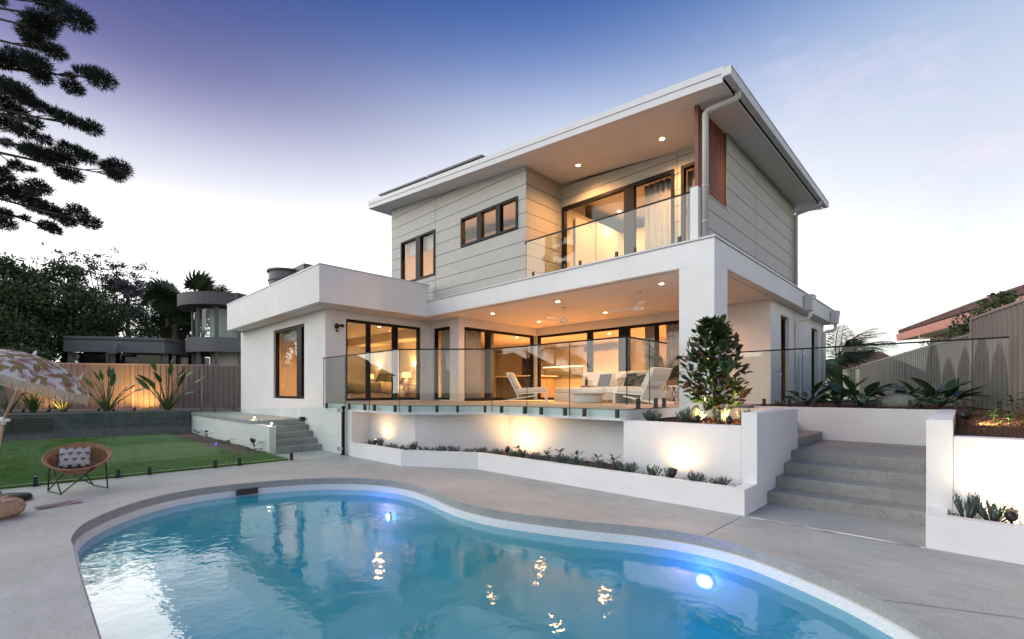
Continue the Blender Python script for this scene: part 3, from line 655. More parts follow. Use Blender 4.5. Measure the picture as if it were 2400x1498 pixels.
# rainwater heads on the side of the slab
for (y, lab) in ((14.35, 0), (17.75, 0)):
    b = B(); b.hexa([(-3.0, y-.16, 3.70), (-2.83, y-.14, 3.70), (-2.83, y+.14, 3.70), (-3.0, y+.16, 3.70), (-3.0, y-.18, 4.08), (-2.80, y-.18, 4.08), (-2.80, y+.18, 4.08), (-3.0, y+.18, 4.08)]); b.box(-3.0, -2.79, y-.19, y+.19, 4.08, 4.10)
    rh = b.build('rainwater_head', 'cap_metal', house)
    b = B(); b.box(-2.815, -2.80+.004, y-.05, y+.05, 3.98, 4.02); b.build('overflow_slot', 'black_metal', rh)
    pipe([(-2.90, y, 3.72), (-2.90, y, 3.56), (-2.95, y, 3.50), (-3.16, y, 3.47), (-3.205, y, 3.42), (-3.205, y, 1.0)], .05, 'render_white', 'downpipe', rh)
# garden tap
b = B(); b.bar((-3.26, 12.62, 2.03), (-3.17, 12.62, 2.03), .012); b.bar((-3.17, 12.62, 2.03), (-3.14, 12.62, 1.96), .012); b.bar((-3.2, 12.62, 2.03), (-3.2, 12.62, 2.09), .008); b.bar((-3.2, 12.58, 2.09), (-3.2, 12.66, 2.09), .008)
b.build('garden_tap', 'chrome', house)
# security lamp on the wing
sx, sy, sz = -12.05, 5.66, 3.28
b = B(); b.lathe([(.055, 0), (.055, .03)], 14, (0, 0, 0)); b.v = [(sx+v[2], sy+v[0], sz+v[1]) for v in b.v]; b.ball((sx+.05, sy, sz-.1), .035, 10); t = thing('security_light', 'black twin head security light high on the white wing wall', 'light', (sx, sy, sz))
b.build('base', 'black_metal', t)
for dy, dz in ((-.04, .06), (.09, .05)):
    b = B(); b.tube([(sx+.04, sy+dy*.3, sz+.01), (sx+.07, sy+dy, sz+dz), (sx+.15, sy+dy*1.3, sz+dz-.02)], [.015, .035, .045], 12); b.build('lamp_head', 'black_metal', t, True)
# curtains
def curtain(ax, p, u0, u1, z0, z1, name='curtain', m='curtain', amp=.035, pitch=.13):
    n = max(12, int((u1-u0)/pitch*10)); b = B(); ph = random.random()*6
    def fn(u, v):
        s_ = u0+(u1-u0)*u; o_ = amp*math.sin(ph+2*math.pi*(s_-u0)/pitch+.5*math.sin(3*s_))*(.75+.25*v)
        return (s_, p+o_, z0+(z1-z0)*v) if ax == 'y' else (p+o_, s_, z0+(z1-z0)*v)
    b.grid(fn, n, 3); o = b.build(name, m, house, True, thick=.004); return o
curtain('y', 8.98, -11.84, -11.08, ZD+.03, 3.5)
curtain('x', -10.84, 8.98, 9.80, ZD+.03, 3.5)
curtain('y', 12.5, -6.05, -4.35, ZD+.03, 3.5); curtain('y', 12.5, -6.7, -6.35, ZD+.03, 3.5); curtain('x', -10.86, 10.1, 10.35, ZD+.03, 3.5)
curtain('y', 9.92, -5.30, -4.50, ZB+.04, 6.34); curtain('y', 9.92, -4.28, -3.75, ZB+.04, 6.34)
# roller blinds
b = B(); b.box(-12.92, -11.28, UF+.17, UF+.18, 5.9, 6.34); b.build('roller_blind', 'curtain', house)
b = B(); b.box(-15.72, -13.5, 5.60, 5.612, 3.12, 3.50); b.build('roller_blind', 'blind', house)
# inside of the ground floor
b = B(); b.box(-18.9, -12.25, 5.56, 9.3, 3.60, 3.74); b.box(-10.82, -3.46, 12.37, 17.8, 3.60, 3.74); b.box(-18.9, -10.82, 9.3, 17.8, 3.60, 3.74); b.build('room_ceiling', 'ceiling_white', house)
b = B(); b.box(-18.9, -12.26, 9.3, 9.4, ZD, 3.6); b.box(-17.4, -17.3, 5.57, 9.3, ZD, 3.6); b.box(-17.3, -12.3, 8.6, 9.3, 3.32, 3.6); b.build('inner_wall', 'room_wall', house)
b = B(); b.box(-17.3, -3.5, 17.3, 17.4, ZD, 3.6); b.box(-17.4, -17.3, 9.4, 17.4, ZD, 3.6); b.box(-5.9, -5.8, 14.6, 17.3, ZD, 3.6); b.build('inner_wall', 'room_wall', house)
b = B(); b.box(-17.29, -17.25, 6.9, 7.7, ZD+.02, 3.3); dd = b.build('inner_door', 'white_paint', house); b = B(); b.ball((-17.22, 7.6, 2.25), .03, 8); b.build('handle', 'black_metal', dd)
# ================================================================== LIT LAMPS
def downlight(x, y, z, label, power, group, col=(1, .47, .16), ang=125, r=.05):
    power *= 1.0; t = thing('downlight', label, 'ceiling light', (x, y, z), 0, group)
    b = B(); b.lathe([(.062, -.006), (.062, .0), (.045, .0), (.045, -.006)], 16, (x, y, z)); b.build('bezel', 'white_plastic', t)
    b = B(); b.lathe([(.043, -.010), (.043, -.004)], 14, (x, y, z)); b.build('lens', 'lamp_warm', t)
    spot('downlight_beam', (x, y, z-.03), (x, y, z-3), power, col, ang, .9, r, t)
    return t
AG = 'downlights in the patio ceiling'
for x, y, l in ((-9.44, 8.95, 'lit downlight in the patio ceiling nearest the bedroom wing'), (-7.04, 8.85, 'lit downlight in the patio ceiling above the glass bend, close to the white slab edge'),
                (-9.5, 11.0, 'lit downlight in the patio ceiling deep in the corner between the glass doors'), (-7.08, 11.0, 'lit downlight in the patio ceiling between the two fans'),
                (-4.37, 8.85, 'lit downlight in the patio ceiling beside the corner column'), (-4.4, 11.0, 'added unseen downlight in the patio ceiling behind the corner column')):  # the one behind the column is added unseen, to even the light
    downlight(x, y, ZC-.014, l, 50, AG, ang=155, col=(1, .45, .17))
for x, y, l in ((-6.53, 8.98, 'lit downlight in the balcony soffit further from the timber screen'), (-4.40, 8.93, 'lit downlight in the balcony soffit nearest the timber screen')):
    downlight(x, y, zs(x)-.002, l, 150, 'downlights in the balcony soffit', ang=150)
for x, y, l in ((-6.73, 10.73, 'lit downlight inside the upstairs room, seen above the sliding door glass'), (-7.25, 12.0, 'small lit downlight by the inner door of the upstairs room')):
    downlight(x, y, zs(x)-.12, l, 120, 'downlights in the upstairs room', ang=160)
for x, y, l in ((-12.05, 12.7, 'lit downlight inside the living room, far end by the dark island'), (-12.0, 13.9, 'second lit downlight inside the living room, over the kitchen island'), (-10.4, 13.3, 'lit downlight inside the living room above the oven'),
                (-8.92, 14.1, 'lit downlight inside the living room near the stair wall'), (-6.6, 13.9, 'lit downlight inside the living room behind the sofa')):
    downlight(x, y, 3.6, l, 700, 'downlights in the living room', ang=160)
for x, y, l in ((-13.2, 7.6, 'lit downlight in the bedroom ceiling near the glass door'), (-15.2, 6.6, 'lit downlight in the bedroom ceiling over the foot of the bed')):
    downlight(x, y, 3.6, l, 190, 'downlights in the bedroom', ang=160)
downlight(-11.6, 9.6, zs(-11.6)-.10, 'lit downlight in the room behind the paired upstairs window', 260, 'downlights in the upstairs rooms', ang=160)
downlight(-9.0, 9.5, zs(-9.0)-.10, 'lit downlight in the room behind the three pane upstairs window', 260, 'downlights in the upstairs rooms', ang=160)
def uplight(x, y, z, to, power, label, ang=95, col=(1, .70, .36), group='garden spotlights', ball=True, r=.03):
    t = thing('garden_spotlight', label, 'spotlight', (x, y, z), 0, group)
    d = (Vector(to)-Vector((x, y, z+.1))).normalized(); c_ = Vector((x, y, z+.09))
    b = B(); b.bar((x, y, z-.03), (x, y, z+.07), .012); b.build('stake', 'black_metal', t)
    b = B(); b.tube([c_-d*.06, c_-d*.05, c_-d*.01, c_+d*.05], [.015, .038, .046, .046], 12); b.build('lamp_head', 'black_metal', t, True)
    b = B(); b.tube([c_+d*.05, c_+d*.054], .038, 12); b.build('lens', 'lamp_soft', t)
    spot('beam', c_+d*.065, Vector(to), power, col, ang, .75, r, t); return t
WU = (1, .60, .26)
uplight(-9.75, 5.50, .30, (-9.72, 5.80, 1.0), 6.5, 'garden spotlight lighting the recess wall nearest the gate post', 160, WU, r=.07)
uplight(-6.55, 6.62, .30, (-6.62, 7.3, 1.1), 20, 'garden spotlight lighting the middle of the recess wall under the deck', 165, WU, r=.09)
uplight(-2.98, 6.40, .30, (-2.95, 6.75, .9), 6, 'small round garden spotlight in the low planter under the magnolia wall', 165, WU, r=.08)
uplight(.33, 6.40, .30, (.36, 6.72, .55), 30, 'round garden spotlight in the low planter glaring on the wall right of the steps', 165, (1, .76, .46))
uplight(-2.86, 6.93, 1.05, (-2.84, 7.5, 1.45), 26, 'garden spotlight at the foot of the magnolia tree', 140, (1, .55, .2))
uplight(-2.40, 6.95, 1.05, (-2.65, 7.4, 1.4), 22, 'second garden spotlight at the foot of the magnolia, on its step side', 140, (1, .55, .2))
uplight(.03, 8.6, 1.14, (.55, 8.9, 1.15), 26, 'round garden spotlight lighting low plants in the raised mulch bed', 110, (1, .78, .35))
# ================================================================== STEPS, WALLS, PLANTERS
st = thing('garden_steps', 'wide grey concrete steps between two white walls beside the pool', 'steps', (-1.1, 7.1, 0))
SY = [7.11, 7.52, 7.945, 8.365]; SZ = [.162, .317, .47, .622]
for i in range(3):
    b = B(); b.box(-1.947, -.283, SY[i], SY[i+1]+.0, -.05, SZ[i]); b.build('step', 'concrete_step', st, bevel=.006)
b = B(); b.box(-1.947, -.283, SY[3], 10.647, -.05, SZ[3]); b.build('landing', 'concrete_step', st, bevel=.006)
t = thing('turning_steps', 'short grey steps turning off the landing behind the tall white wall', 'steps', (-2.4, 9.7, .62))
for i, (x0, z_) in enumerate(((-1.952, .78), (-2.36, .94), (-2.77, 1.10))):
    b = B(); b.box(x0-.408, x0, 8.79, 10.645, .3, z_); b.build('step', 'concrete_step', t, bevel=.005)
b = B(); b.box(-3.25, -3.18, 8.72, 10.645, .3, ZD-.004); b.build('step', 'concrete_step', t)
# long low planter
def wall_run(b, pts, th, z0, z1):
    "wall whose outer face is the polyline; thickness to the left of travel"
    P = [Vector(p) for p in pts]; N_ = []
    for i in range(len(P)):
        a = (P[i]-P[i-1]).normalized() if i else None; c = (P[i+1]-P[i]).normalized() if i < len(P)-1 else None
        d = ((a or c)+(c or a)).normalized(); n_ = Vector((-d.y, d.x)); k = n_.dot(Vector((-(c or a).y, (c or a).x))); N_.append(P[i]+n_*th/k)
    for i in range(len(P)-1):
        q = [P[i], P[i+1], N_[i+1], N_[i]]; b.hexa([(*p, z0) for p in q]+[(*p, z1) for p in q])
pl = thing('planter_wall', 'long low white planter wall running beside the pool under the deck', 'planter wall', (-6, 6, 0))
b = B(); wall_run(b, [(-10.6, 5.30), (-8.41, 5.34), (-6.93, 6.17), (-1.95, 6.17)], .14, -.05, .325); b.build('front_wall', 'render_white', pl)
b = B(); b.box(-2.10, -1.95, 6.312, 6.668, -.05, .325); b.build('end_wall', 'render_white', pl)
tw = thing('retaining_wall', 'tall white wall of the magnolia planter beside the wide steps', 'wall', (-3, 6.7, 0))
b = B(); b.box(-3.95, -2.15, 6.67, 6.86, -.05, 1.082); b.box(-3.95, -3.76, 6.86, 7.2, -.05, 1.08); b.build('front_wall', 'render_white', tw, bevel=.006)
b = B(); b.box(-2.15, -1.95, 6.67, 8.78, -.05, 1.268); b.build('side_wall', 'render_white', tw, bevel=.008)
b = B(); b.box(-3.02, -2.152, 8.58, 8.776, .5, 1.262); b.build('back_wall', 'render_white', tw, bevel=.005)
bw = thing('retaining_wall', 'white wall behind the landing of the wide steps, topped by a glass fence', 'wall', (-1.5, 10.7, 0))
b = B(); b.box(-3.26, -.281, 10.65, 10.85, -.05, 1.242); b.build('wall_face', 'render_white', bw, bevel=.006)
rw = thing('retaining_wall', 'white L-shaped wall and low planter to the outer side of the wide steps', 'wall', (1, 6.7, 0))
b = B(); b.box(-.28, -.07, 6.67, 10.86, -.05, 1.250); b.build('side_wall', 'render_white', rw, bevel=.008)
b = B(); b.box(-.068, 4.2, 6.67, 6.87, -.05, 1.085); b.build('front_wall', 'render_white', rw, bevel=.006)
b = B(); b.box(-.262, 4.2, 6.17, 6.32, -.05, .325); b.box(-.262, -.11, 6.322, 6.668, -.05, .325); b.build('planter_edge', 'render_white', rw)
# soils
bed([(-10.45, 5.46), (-8.42, 5.5), (-6.95, 6.33), (-2.12, 6.33), (-2.12, 6.66), (-3.9, 6.66), (-3.9, 7.35), (-7.15, 7.3), (-8.6, 5.9), (-10.45, 5.8)], .275, 5200, 'brown bark mulch in the long low planter beside the pool')
bed([(-3.74, 6.88), (-2.17, 6.88), (-2.17, 8.57), (-3.74, 8.57)], 1.03, 2600, 'brown bark mulch under the magnolia in the tall planter', .07)
bed([(-.10, 6.33), (4.2, 6.33), (4.2, 6.66), (-.10, 6.66)], .275, 1500, 'brown bark mulch in the low planter on the outer side of the steps', size=.022)
# raised garden beyond the steps: rises towards the boundary fence
def rb(t_, off=0.0):
    L = 7.93+.483*t_; D_ = 7.19+.875*t_; return Vector((CS*L-CF*D_, CF*L+CS*D_))+Vector((CS*.875+CF*.483, CF*.875-CS*.483))*off*1.0
gy = lambda x, y: 1.03+.055*min(max(0, y-6.9), 3.8)+.02*math.sin(3*x+2*y)
RG = [(-.068, 6.88), (4.2, 6.88), tuple(rb(-2.2)), tuple(rb(2.1)), tuple(rb(14.4)), (-3.25, 23), (-3.25, 12.3), (-3.2, 10.86), (-.068, 10.86)]
X, Y = np.meshgrid(np.linspace(-3.3, 4.3, 77), np.linspace(6.8, 24, 173)); Z = np.vectorize(gy)(X, Y); nx = 77
V = np.c_[X.ravel(), Y.ravel(), Z.ravel()]; ij = np.array([(j*nx+i, j*nx+i+1, (j+1)*nx+i+1, (j+1)*nx+i) for j in range(172) for i in range(76)])
cen = V[ij].mean(1); ij = ij[in_poly(RG, cen[:, 0], cen[:, 1])]
props(link('garden_soil', fast_mesh('garden_soil', V, ij, 'mulch', True)), kind='structure')
chips([(-.06, 6.88), (3.0, 6.88), tuple(rb(-.5)), tuple(rb(2.1)), (-3.2, 13.2), (-3.2, 10.9), (-.06, 10.9)], gy, 12000, .035, 'mulch', 'brown bark mulch over the raised garden below the tan fence')
# side steps and landing at the bedroom wing
ss = thing('side_steps', 'grey concrete steps with white side wall climbing along the bedroom wing', 'steps', (-12.3, 4.8, 0))
SX = [-12.27, -12.55, -12.82, -13.10, -13.40]
for i in range(4):
    b = B(); b.box(SX[i+1]-.0, SX[i], 4.242, 5.357, -.05, .158*(i+1)); b.build('step', 'concrete_step', ss, bevel=.005)
b = B(); b.box(-21.3, SX[4], 4.242, 5.357, .5, .785); b.box(-21.3, -13.52, 4.05, 4.242, .692, .785); b.build('landing', 'concrete_slab', ss, bevel=.005)
b = B(); b.box(-21.3, -12.35, 4.08, 4.24, -.05, .69); b.build('side_wall', 'render_wall', ss, bevel=.006)
for x, l in ((-12.46, 'bright step lamp on the end of the white side wall by the pool fence gate'), (-13.75, 'small step lamp on the landing edge at the top of the side steps')):
    t = thing('step_light', l, 'step light', (x, 4.2, .69), 0, 'lamps on the side steps')
    zt = .69 if x > -13 else .785
    b = B(); b.lathe([(.03, 0), (.03, .03), (.022, .04)], 12, (x, 4.19, zt)); b.build('base', 'black_metal', t)
    b = B(); b.ball((x, 4.17, zt+.055), .022, 10); b.build('lens', 'lamp_warm', t, True); point('step_beam', (x, 4.12, zt+.09), 1.6, (1, .72, .4), .03, t)
bed([(-12.38, 4.0), (-12.6, 3.80), (-16, 3.38), (-19.9, 3.3), (-20.5, 3.6), (-20.5, 4.06), (-12.38, 4.06)], .03, 3200, 'brown mulch strip between the lawn and the white landing wall', .03)
# grey block retaining wall behind the lawn
A0 = Vector((-20.45, 4.02)); A1 = Vector((-21.1, -.7)); dv = (A1-A0).normalized(); nv = Vector((dv.y, -dv.x))
if nv.x > 0: nv = -nv
kw = thing('block_wall', 'low grey concrete block wall behind the lawn', 'wall', (A0.x, A0.y, 0))
LEN = 11.2
b = B(); q = [A0+nv*.02, A0+dv*LEN+nv*.02, A0+dv*LEN+nv*.2, A0+nv*.2]; b.hexa([(*p, -.05) for p in q]+[(*p, .80) for p in q]); b.build('mortar_core', 'mortar', kw)
bm = None; proto = None
for r_ in range(4):
    for k in range(int(LEN/.4)+1):
        s0 = k*.4-(.2 if r_ % 2 else 0); s1 = s0+.39; s0 = max(s0, 0.0); s1 = min(s1, LEN)
        if s1-s0 < .05: continue
        jj = random.uniform(-.004, .004); b = B(); q = [A0+dv*s0+nv*jj, A0+dv*s1+nv*jj, A0+dv*s1+nv*.1, A0+dv*s0+nv*.1]
        b.hexa([(*p, r_*.2+.004) for p in q]+[(*p, r_*.2+.194) for p in q]); b.build('block', 'block_grey', kw)
b = B(); q = [A0-nv*.02, A0+dv*LEN-nv*.02, A0+dv*LEN+nv*.22, A0+nv*.22]; b.hexa([(*p, .803) for p in q]+[(*p, .87) for p in q]); b.build('capping', 'neighbour_grey', kw)
# slatted panel modelled in place of a reflection in the glass; small plaque
lv = thing('reflection_panel', 'pale slatted panel standing in for a glass reflection behind the round chair', 'panel', (-21.0, -.3, .3))
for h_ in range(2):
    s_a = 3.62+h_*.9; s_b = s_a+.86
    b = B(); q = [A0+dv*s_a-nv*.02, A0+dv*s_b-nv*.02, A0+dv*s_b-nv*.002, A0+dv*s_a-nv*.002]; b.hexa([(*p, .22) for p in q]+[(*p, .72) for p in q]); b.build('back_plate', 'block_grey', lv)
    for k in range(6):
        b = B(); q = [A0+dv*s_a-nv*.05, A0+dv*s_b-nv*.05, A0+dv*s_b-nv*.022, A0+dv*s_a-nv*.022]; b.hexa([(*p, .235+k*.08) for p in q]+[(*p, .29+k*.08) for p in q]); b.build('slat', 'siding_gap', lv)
b = B(); q = [A0+dv*2.45-nv*.03, A0+dv*2.85-nv*.03, A0+dv*2.85-nv*.003, A0+dv*2.45-nv*.003]; b.hexa([(*p, .52) for p in q]+[(*p, .84) for p in q])
single(b, 'wall_plaque', 'plaque_blue', 'small dark blue square plaque near the top of the grey block wall', 'plaque', (-20.8, 1.4, .5))
b = B(); q = [(A0.x, A0.y+.1), tuple(A0+dv*LEN), (-30, -8), (-30, 12), (-19.3, 12), (-19.3, 5.4), (-21.3, 5.4), (-21.3, 4.1)]
b.add(*sheet([(p[0], p[1]) for p in q], [], .80)); props(b.build('garden_soil', 'mulch'), kind='structure')
# ================================================================== METAL SHEET FENCES
def metal_fence(name, label, pts_z, mats=('fence_tan', 'fence_cap'), pitch=.19):
    "pts_z: list of (x, y, z0, z1) post positions; ribbed sheets between"
    root = thing(name, label, 'fence', (pts_z[0][0], pts_z[0][1], pts_z[0][2]))
    for (p, q) in zip(pts_z, pts_z[1:]):
        a = Vector(p[:2]); c = Vector(q[:2]); L = (c-a).length; d = (c-a)/L; n_ = Vector((-d.y, d.x)); z0, z1 = p[2], p[3]
        pr = []; s_ = .03; k = 0
        while s_ < L-.03:
            pr += [(s_, 0), (s_+pitch*.36, 0), (s_+pitch*.44, .028), (s_+pitch*.82, .028), (s_+pitch*.9, 0)]; s_ += pitch
        pr = [x for x in pr if x[0] < L-.02]+[(L-.02, 0)]
        vs = [(*(a+d*s+n_*(o-.014)), zz) for zz in (z0, z1-.03) for s, o in pr]; n = len(pr); b = B()
        b.add(vs, [(i, i+1, n+i+1, n+i) for i in range(n-1)]); b.build('fence_sheet', mats[0], root, thick=.003)
        b = B(); b.slab(a+d*.02, c-d*.02, .05, z1-.045, z1); b.build('top_rail', mats[1], root)
        b = B(); b.slab(a+d*.02, c-d*.02, .05, z0-.02, z0+.05); b.build('bottom_rail', mats[1], root)
    for p in pts_z: b = B(); b.box(p[0]-.03, p[0]+.03, p[1]-.03, p[1]+.03, p[2]-.1, p[3]+.012); b.build('post', mats[1], root)
    return root
f0 = Vector((-21.16, 5.88)); fd = Vector((.5195, .8545))
metal_fence('boundary_fence', 'tan ribbed metal fence behind the banana-like plants and block wall', [(*(f0+fd*s), .84, 2.63) for s in (3.4, 1.0, -1.37, -3.72, -6.1, -8.5, -10.9, -13.3, -15.7)])
metal_fence('boundary_fence', 'tall tan ribbed metal fence panel nearest the raised mulch garden', [(*rb(t_), 1.1, 2.985) for t_ in (2.12, -.28, -2.68, -5.1)])
metal_fence('boundary_fence', 'lower tan ribbed metal fence stepping down behind the glass fence', [(*rb(t_), 1.0, 2.69) for t_ in (14.4, 10.17, 7.13, 4.74, 2.16)])
b = B(); b.slab(rb(14.5), rb(27), .16, .0, 2.56)
cw = thing('masonry_fence', 'cream rendered boundary wall at the far end of the metal fence', 'wall', (*rb(14.5), 0)); b.build('wall_face', 'wall_cream', cw)
b = B(); b.slab(rb(14.45), rb(27), .26, 2.562, 2.64); b.build('coping', 'fence_cap', cw)
# ================================================================== GLASS FENCES
def on_line(px, a, c):
    "plan point where the view direction of that column crosses the line a-c"
    q = (px-1200)/1088.5; dx, dy = CS*q-CF, CF*q+CS; a = Vector(a); c = Vector(c); e = c-a
    D_ = (a.x*e.y-a.y*e.x)/(dx*e.y-dy*e.x); return Vector((dx*D_, dy*D_))
def glass_panel(root, a, c, z0, z1, rail=True, gap=.006, m='glass_fence'):
    a = Vector(a); c = Vector(c); d = (c-a).normalized()
    b = B(); b.slab(a+d*gap, c-d*gap, .012, z0, z1); b.build('glass_panel', m, root)
    if rail:
        b = B(); b.slab(a, c, .026, z1-.004, z1+.022); b.build('top_rail', 'black_alu', root)
        b = B(); b.slab(a-d*.0035, a+d*.0035, .013, z0, z1-.005); b.build('glass_edge', 'black_alu', root)
    else:
        b = B(); b.slab(a+d*gap, c-d*gap, .013, z0-.006, z0-.001); b.build('glass_edge', 'glass_edge', root)
df = thing('glass_balustrade', 'faceted glass fence with black clamps along the curved deck edge', 'glass fence', (-8, 6, ZD))
gx = 5.31; GP = [(-12.05, gx), (-10.83, gx), (-9.65, gx), (-8.42, 5.315), (-6.98, 6.60), (-6.02, 6.62), (-5.0, 6.62), (-3.87, 6.62)]
for i, (p, q) in enumerate(zip(GP, GP[1:])): glass_panel(df, p, q, ZD-.13, 2.42)
glass_panel(df, (-3.87+.0, 6.64), (-3.87, 7.38), ZD+.07, 2.42); glass_panel(df, (-3.87, 7.39), (-3.87, 8.04), ZD+.07, 2.42)
for px in (767, 820, 856.5, 879, 927.5, 961.5, 1025, 1073, 1137, 1177, 1231, 1270, 1325.7, 1371, 1448):
    for p, q in zip(GP, GP[1:]):
        c_ = on_line(px, p, q)
        if (c_-Vector(p)).dot(Vector(q)-Vector(p)) >= 0 and (c_-Vector(q)).dot(Vector(p)-Vector(q)) >= 0:
            d = (Vector(q)-Vector(p)).normalized(); n_ = Vector((d.y, -d.x)); b = B(); b.slab(c_-d*.026, c_+d*.026, .052, ZD-.145, ZD-.005)
            b.v = [(v[0]+n_.x*.018, v[1]+n_.y*.018, v[2]) for v in b.v]; b.build('clamp', 'black_metal', df); break
for y in (7.0, 7.62, 7.93):
    b = B(); b.box(-3.897, -3.843, y-.027, y+.027, ZD, ZD+.17); b.lathe([(.055, 0), (.055, .012)], 12, (-3.87, y, ZD+.001)); b.build('spigot', 'black_metal', df)
def spigots(root, pts, z, w_=.027, h=.16):
    for (x, y) in pts: b = B(); b.box(x-w_, x+w_, y-w_, y+w_, z, z+h); b.lathe([(.045, 0), (.045, .01)], 12, (x, y, z+.0005)); b.build('spigot', 'black_metal', root)
pf = thing('pool_fence', 'frameless glass pool fence on short black posts along the lawn edge', 'glass fence', (-10.9, 1, 0))
YS = [-4.7, -3.2, -1.69, -.195, 1.305, 2.81, 4.22]
for p, q in zip(YS, YS[1:]): glass_panel(pf, (-10.9, p), (-10.9, q), .055, 1.185, False)
spigots(pf, [(-10.9, y) for y in (-2.95, -1.95, -1.47, -.43, .025, 1.064, 1.51, 2.572, 3.014, 4.068)], 0)
gt = thing('pool_gate', 'glass pool gate with black latch between the lawn fence and the black post', 'gate', (-10.9, 4.7, 0))
glass_panel(gt, (-10.9, 4.24), (-10.9, 5.22), .06, 1.185, False)
b = B(); b.box(-10.95, -10.85, 4.25, 4.36, .87, .97); b.box(-10.86, -10.84, 4.36, 4.40, .90, .93); b.build('latch', 'black_metal', gt)
for z_ in (.12, 1.05): b = B(); b.box(-10.93, -10.87, 5.16, 5.262, z_, z_+.08); b.build('hinge', 'chrome', gt)
b = B(); b.box(-10.945, -10.875, 5.265, 5.325, 0, 1.2); b.box(-10.965, -10.855, 5.245, 5.34, .0, .012); single(b, 'gate_post', 'black_alu', 'slim black gate post standing against the white wall below the deck', 'post', (-10.91, 5.295, 0))
ub = thing('glass_balustrade', 'glass balustrade across the upstairs balcony between boarded wall and timber screen', 'glass fence', (-5.4, 8.12, ZB))
glass_panel(ub, (-7.40, 8.115), (-5.45, 8.115), ZB+.05, 5.08); glass_panel(ub, (-5.45, 8.115), (-3.455, 8.115), ZB+.05, 5.08)
for x in (-7.184, -6.248, -5.849, -4.96, -4.554, -3.66): b = B(); b.box(x-.024, x+.024, 8.09, 8.14, ZB+.036, ZB+.16); b.build('spigot', 'black_metal', ub)
b = B(); b.box(-7.45, -7.40, 8.10, 8.13, 5.04, 5.09); b.build('end_bracket', 'black_metal', ub)
rg = thing('glass_balustrade', 'glass fence with dark top rail on the white wall before the big leaved plants', 'glass fence', (-1.5, 10.72, 1.24))
RX = [-3.5, -2.3, -1.45, .12, .53]
for p, q in zip(RX, RX[1:]): glass_panel(rg, (p, 10.72), (q, 10.72), 1.31, 2.40)
spigots(rg, [(x, 10.72) for x in (-3.0, -2.53, -2.10, -1.09, -.66, -.08, .02, .42)], 1.242)
# ================================================================== PATIO FURNITURE
def box_l(name, m, root, *a, bevel=.0, smooth=False): b = B(); b.box(*a); return b.build(name, m, root, smooth, False, bevel)
def tilt(pts4, y0, y1):   # side profile quad (x,z)*4 -> hexa
    return [(pts4[0][0], y0, pts4[0][1]), (pts4[1][0], y0, pts4[1][1]), (pts4[1][0], y1, pts4[1][1]), (pts4[0][0], y1, pts4[0][1]),
            (pts4[3][0], y0, pts4[3][1]), (pts4[2][0], y0, pts4[2][1]), (pts4[2][0], y1, pts4[2][1]), (pts4[3][0], y1, pts4[3][1])]
def lounge(loc, rz, label):
    t = thing('lounge_chair', label, 'lounge chair', loc, rz, 'white patio lounge chairs')
    b = B(); b.hexa(tilt([(-.78, 0), (.15, .16), (.15, .20), (-.74, .04)], -.36, .36)); b.build('base_board', 'white_paint', t, world=False)
    b = B(); b.hexa(tilt([(-.42, .20), (.46, .25), (.46, .29), (-.42, .24)], -.36, .36)); b.build('seat_board', 'white_paint', t, world=False)
    box_l('front_leg', 'white_paint', t, .40, .46, -.36, .36, 0, .25)
    L_ = lambda s, o: (-.36-.36*s+.035*o, .10+.72*s+.02*o)
    b = B()
    def piece(s0, s1, y0, y1): b.hexa(tilt([L_(s0, 0), L_(s0, 1), L_(s1, 1), L_(s1, 0)], y0, y1))
    piece(0, 1, -.36, -.27); piece(0, 1, .27, .36)
    for s0, s1 in ((0, .30), (.48, .58), (.80, 1)): piece(s0, s1, -.27, .27)
    b.build('backrest', 'white_paint', t, world=False)
    b = B(); b.hexa(tilt([(-.40, .245), (.46, .295), (.44, .42), (-.42, .38)], -.33, .33)); b.build('seat_cushion', 'cushion_white', t, world=False, bevel=.035)
    b = B(); b.hexa(tilt([(-.44, .39), (-.30, .37), (-.56, .86), (-.68, .80)], -.33, .33)); b.build('back_cushion', 'cushion_white', t, world=False, bevel=.04)
    return t
lounge((-9.05, 10.15, ZD), R(38), 'white lounge chair facing the round table, its back to the curtains')
lounge((-5.65, 10.2, ZD), R(172), 'white lounge chair seen from behind beside the corner column')
def cushion(b, w_, h, d, c=(0, 0, 0)):
    def fn(u, v, s_):
        x = (u-.5)*2; y = (v-.5)*2; e = max(0, (1-x**4)*(1-y**4))**.6; k = 1-.05*(1-abs(x))*0; pin = 1-.06*(1-abs(y)**2)*abs(x)**3-.06*0
        return (x*w_/2*(1-.05*(1-y*y)), s_*d/2*e, y*h/2*(1-.05*(1-x*x)))
    n = 24; b.grid(lambda u, v: fn(u, v, -1), n, n); b.grid(lambda u, v: fn(1-u, v, 1), n, n); b.v = [(v[0]+c[0], v[1]+c[1], v[2]+c[2]) for v in b.v]
sofa = thing('sofa', 'white outdoor sofa with pale cushions against the glass doors', 'sofa', (-7.2, 11.35, ZD), R(0))
b = B(); b.box(-1.1, 1.3, -.42, .42, .05, .24); b.box(-1.1, 1.3, .36, .42, .24, .55); b.build('frame', 'white_paint', sofa, world=False, bevel=.01)
for x in (-.5, .7): box_l('seat_cushion', 'cushion_white', sofa, x-.59, x+.59, -.42, .30, .245, .42, bevel=.04)
for x in (-.5, .7):
    b = B(); b.hexa([(x-.57, .12, .42), (x+.57, .12, .42), (x+.57, .32, .42), (x-.57, .32, .42), (x-.55, .22, .86), (x+.55, .22, .86), (x+.55, .36, .86), (x-.55, .36, .86)]); b.build('back_cushion', 'cushion_white', sofa, world=False, bevel=.05)
t = thing('ottoman', 'low white ottoman with a flat cushion in front of the kitchen glass', 'ottoman', (-8.35, 11.2, ZD), R(20))
